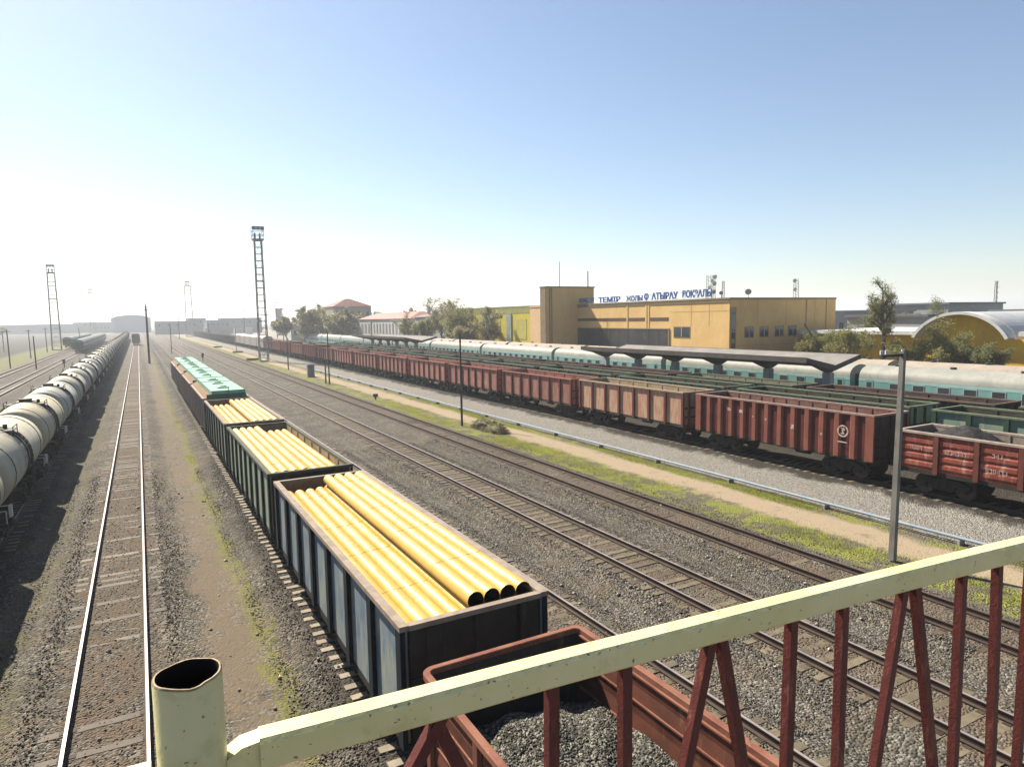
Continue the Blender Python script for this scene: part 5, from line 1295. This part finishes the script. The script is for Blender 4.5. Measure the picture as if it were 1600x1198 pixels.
# open ended post
mb = MB(); n = 40; r_ = random.Random(2); R_o, R_i = .0520, .0475; cxp, cyp = .035, 1.165; zt = 8.387
jag = [zt+.001*math.sin(2*i/n*6.283+1)+.0008*math.sin(5*i/n*6.283)+r_.uniform(-.0004, .0004)-(.0015 if 30 <= i <= 32 else 0) for i in range(n)]
ringo = lambda r_, zz: [(cxp+r_*math.cos(2*math.pi*i/n), cyp+r_*math.sin(2*math.pi*i/n), (zz[i] if isinstance(zz, list) else zz)) for i in range(n)]
rings = [ringo(R_o, 7.36), ringo(R_o, [z-.003 for z in jag]), ringo(R_o-.002, jag), ringo(R_i, jag), ringo(R_i-.001, [z-.004 for z in jag]), ringo(R_i-.001, 7.6)]
for p_ in rings: mb.v += p_
for k in range(len(rings)-1):
    for i in range(n): mb.f.append((k*n+i, k*n+(i+1) % n, (k+1)*n+(i+1) % n, (k+1)*n+i)); mb.m.append([0, 1, 1, 2, 2][k])
mb.f.append(tuple(range(5*n, 6*n))); mb.m.append(2)
mb.build('post', [M_CREAM, M_BARE, M_BOREB], br, smooth=True)
mb = MB(); mb.prism([(.084, zr-hh), (.084, zr-.022), (.108, zr-.008), (.150, zr-.004), (.150, zr-hh+.003)], 1.146, 1.186); mb.build('weld_stub', M_CREAM, br)
def raydir(x, y): return (Fw+R2*((x-800)/1040.633)-U2*((y-599)/1040.633))
def onrail(px, py):
    # where the sight line through a pixel meets the vertical plane of the bars
    d = raydir(px, py)
    for i in range(len(RP)-1):
        (xa, ya), (xb, yb) = RP[i], RP[i+1]; ya -= .026; yb -= .026
        den = d.x*(yb-ya)-d.y*(xb-xa)
        if abs(den) < 1e-9: continue
        t_ = (xa*(yb-ya)-ya*(xb-xa))/den; X_ = d.x*t_
        if xa-1e-6 <= X_ <= xb+1e-6: return Vector((X_, d.y*t_, CAMZ+d.z*t_))
    return None
bars = [((676,1140),(645,1198)),((686,1138),(718,1198)),((862,1088),(862,1198)),((976,1052),(976,1198)),((1105,1022),(1070,1198)),((1129,1015),(1160,1198)),((1236,983),(1228,1198)),((1316,962),(1308,1198)),((1408,937),(1366,1198)),((1431,932),(1457,1198)),((1502,910),(1488,1198)),((1558,893),(1547,1198)),((1602,990),(1588,1198)),((1650,870),(1690,1198)),((1740,850),(1728,1198))]
for (a, b_) in bars:
    p = onrail(*a); q = onrail(*b_)
    if p is None or q is None: continue
    top = p+(p-q)*((zr-hh+.004-p.z)/(p.z-q.z)); bot = q+(q-p)*((7.42-q.z)/(q.z-p.z))
    mb = MB(); mb.bar(top, bot, .026, .022); mb.build('baluster', M_BRED, br)
mb = MB(); mb.box(-.9, 3.9, 1.09, 1.18, 7.38, 7.42)
sweep([(x, y) for x, y in RP], .05, 7.42, 7.37).build('bottom_rail', M_BRED, br)
mb = MB(); mb.box(-3.5, 4.5, -1.6, .84, 7.18, 7.3); mb.build('deck', M_CONC, br)

# surface colours above are written for exposure 0; bring them all to the darker real albedos the exposure asks for
ALB = .66
for m in bpy.data.materials:
    nt = m.node_tree; b = nt.nodes.get('Principled BSDF') if nt else None
    if not b: continue
    if not b.inputs['Roughness'].is_linked and b.inputs['Roughness'].default_value >= .45: b.inputs['Specular IOR Level'].default_value = .12
    k = b.inputs['Base Color']
    if k.is_linked:
        src = k.links[0].from_socket; x = nt.nodes.new('ShaderNodeVectorMath'); x.operation = 'SCALE'; x.inputs['Scale'].default_value = ALB
        nt.links.new(src, x.inputs[0]); nt.links.new(x.outputs[0], k)
    else: k.default_value = tuple(c*ALB for c in k.default_value[:3])+(1,)

# ------------------------------------------------------------------ haze
HZ = 0.0004
if HZ:
    mb = MB(); mb.box(-3100, 3100, -500, 3300, -1.6, 60)
    m = bpy.data.materials.new('haze_air'); m.use_nodes = True; N = m.node_tree.nodes; L = m.node_tree.links
    N.remove(N['Principled BSDF']); pv = N.new('ShaderNodeVolumePrincipled'); pv.inputs['Density'].default_value = HZ; pv.inputs['Color'].default_value = (.88,.93,1.0,1)
    pv.inputs['Anisotropy'].default_value = .3
    L.new(pv.outputs[0], N['Material Output'].inputs['Volume'])
    o = mb.build('haze', m); tag(o, 'thin pale haze over the whole yard', 'haze', kind='stuff')
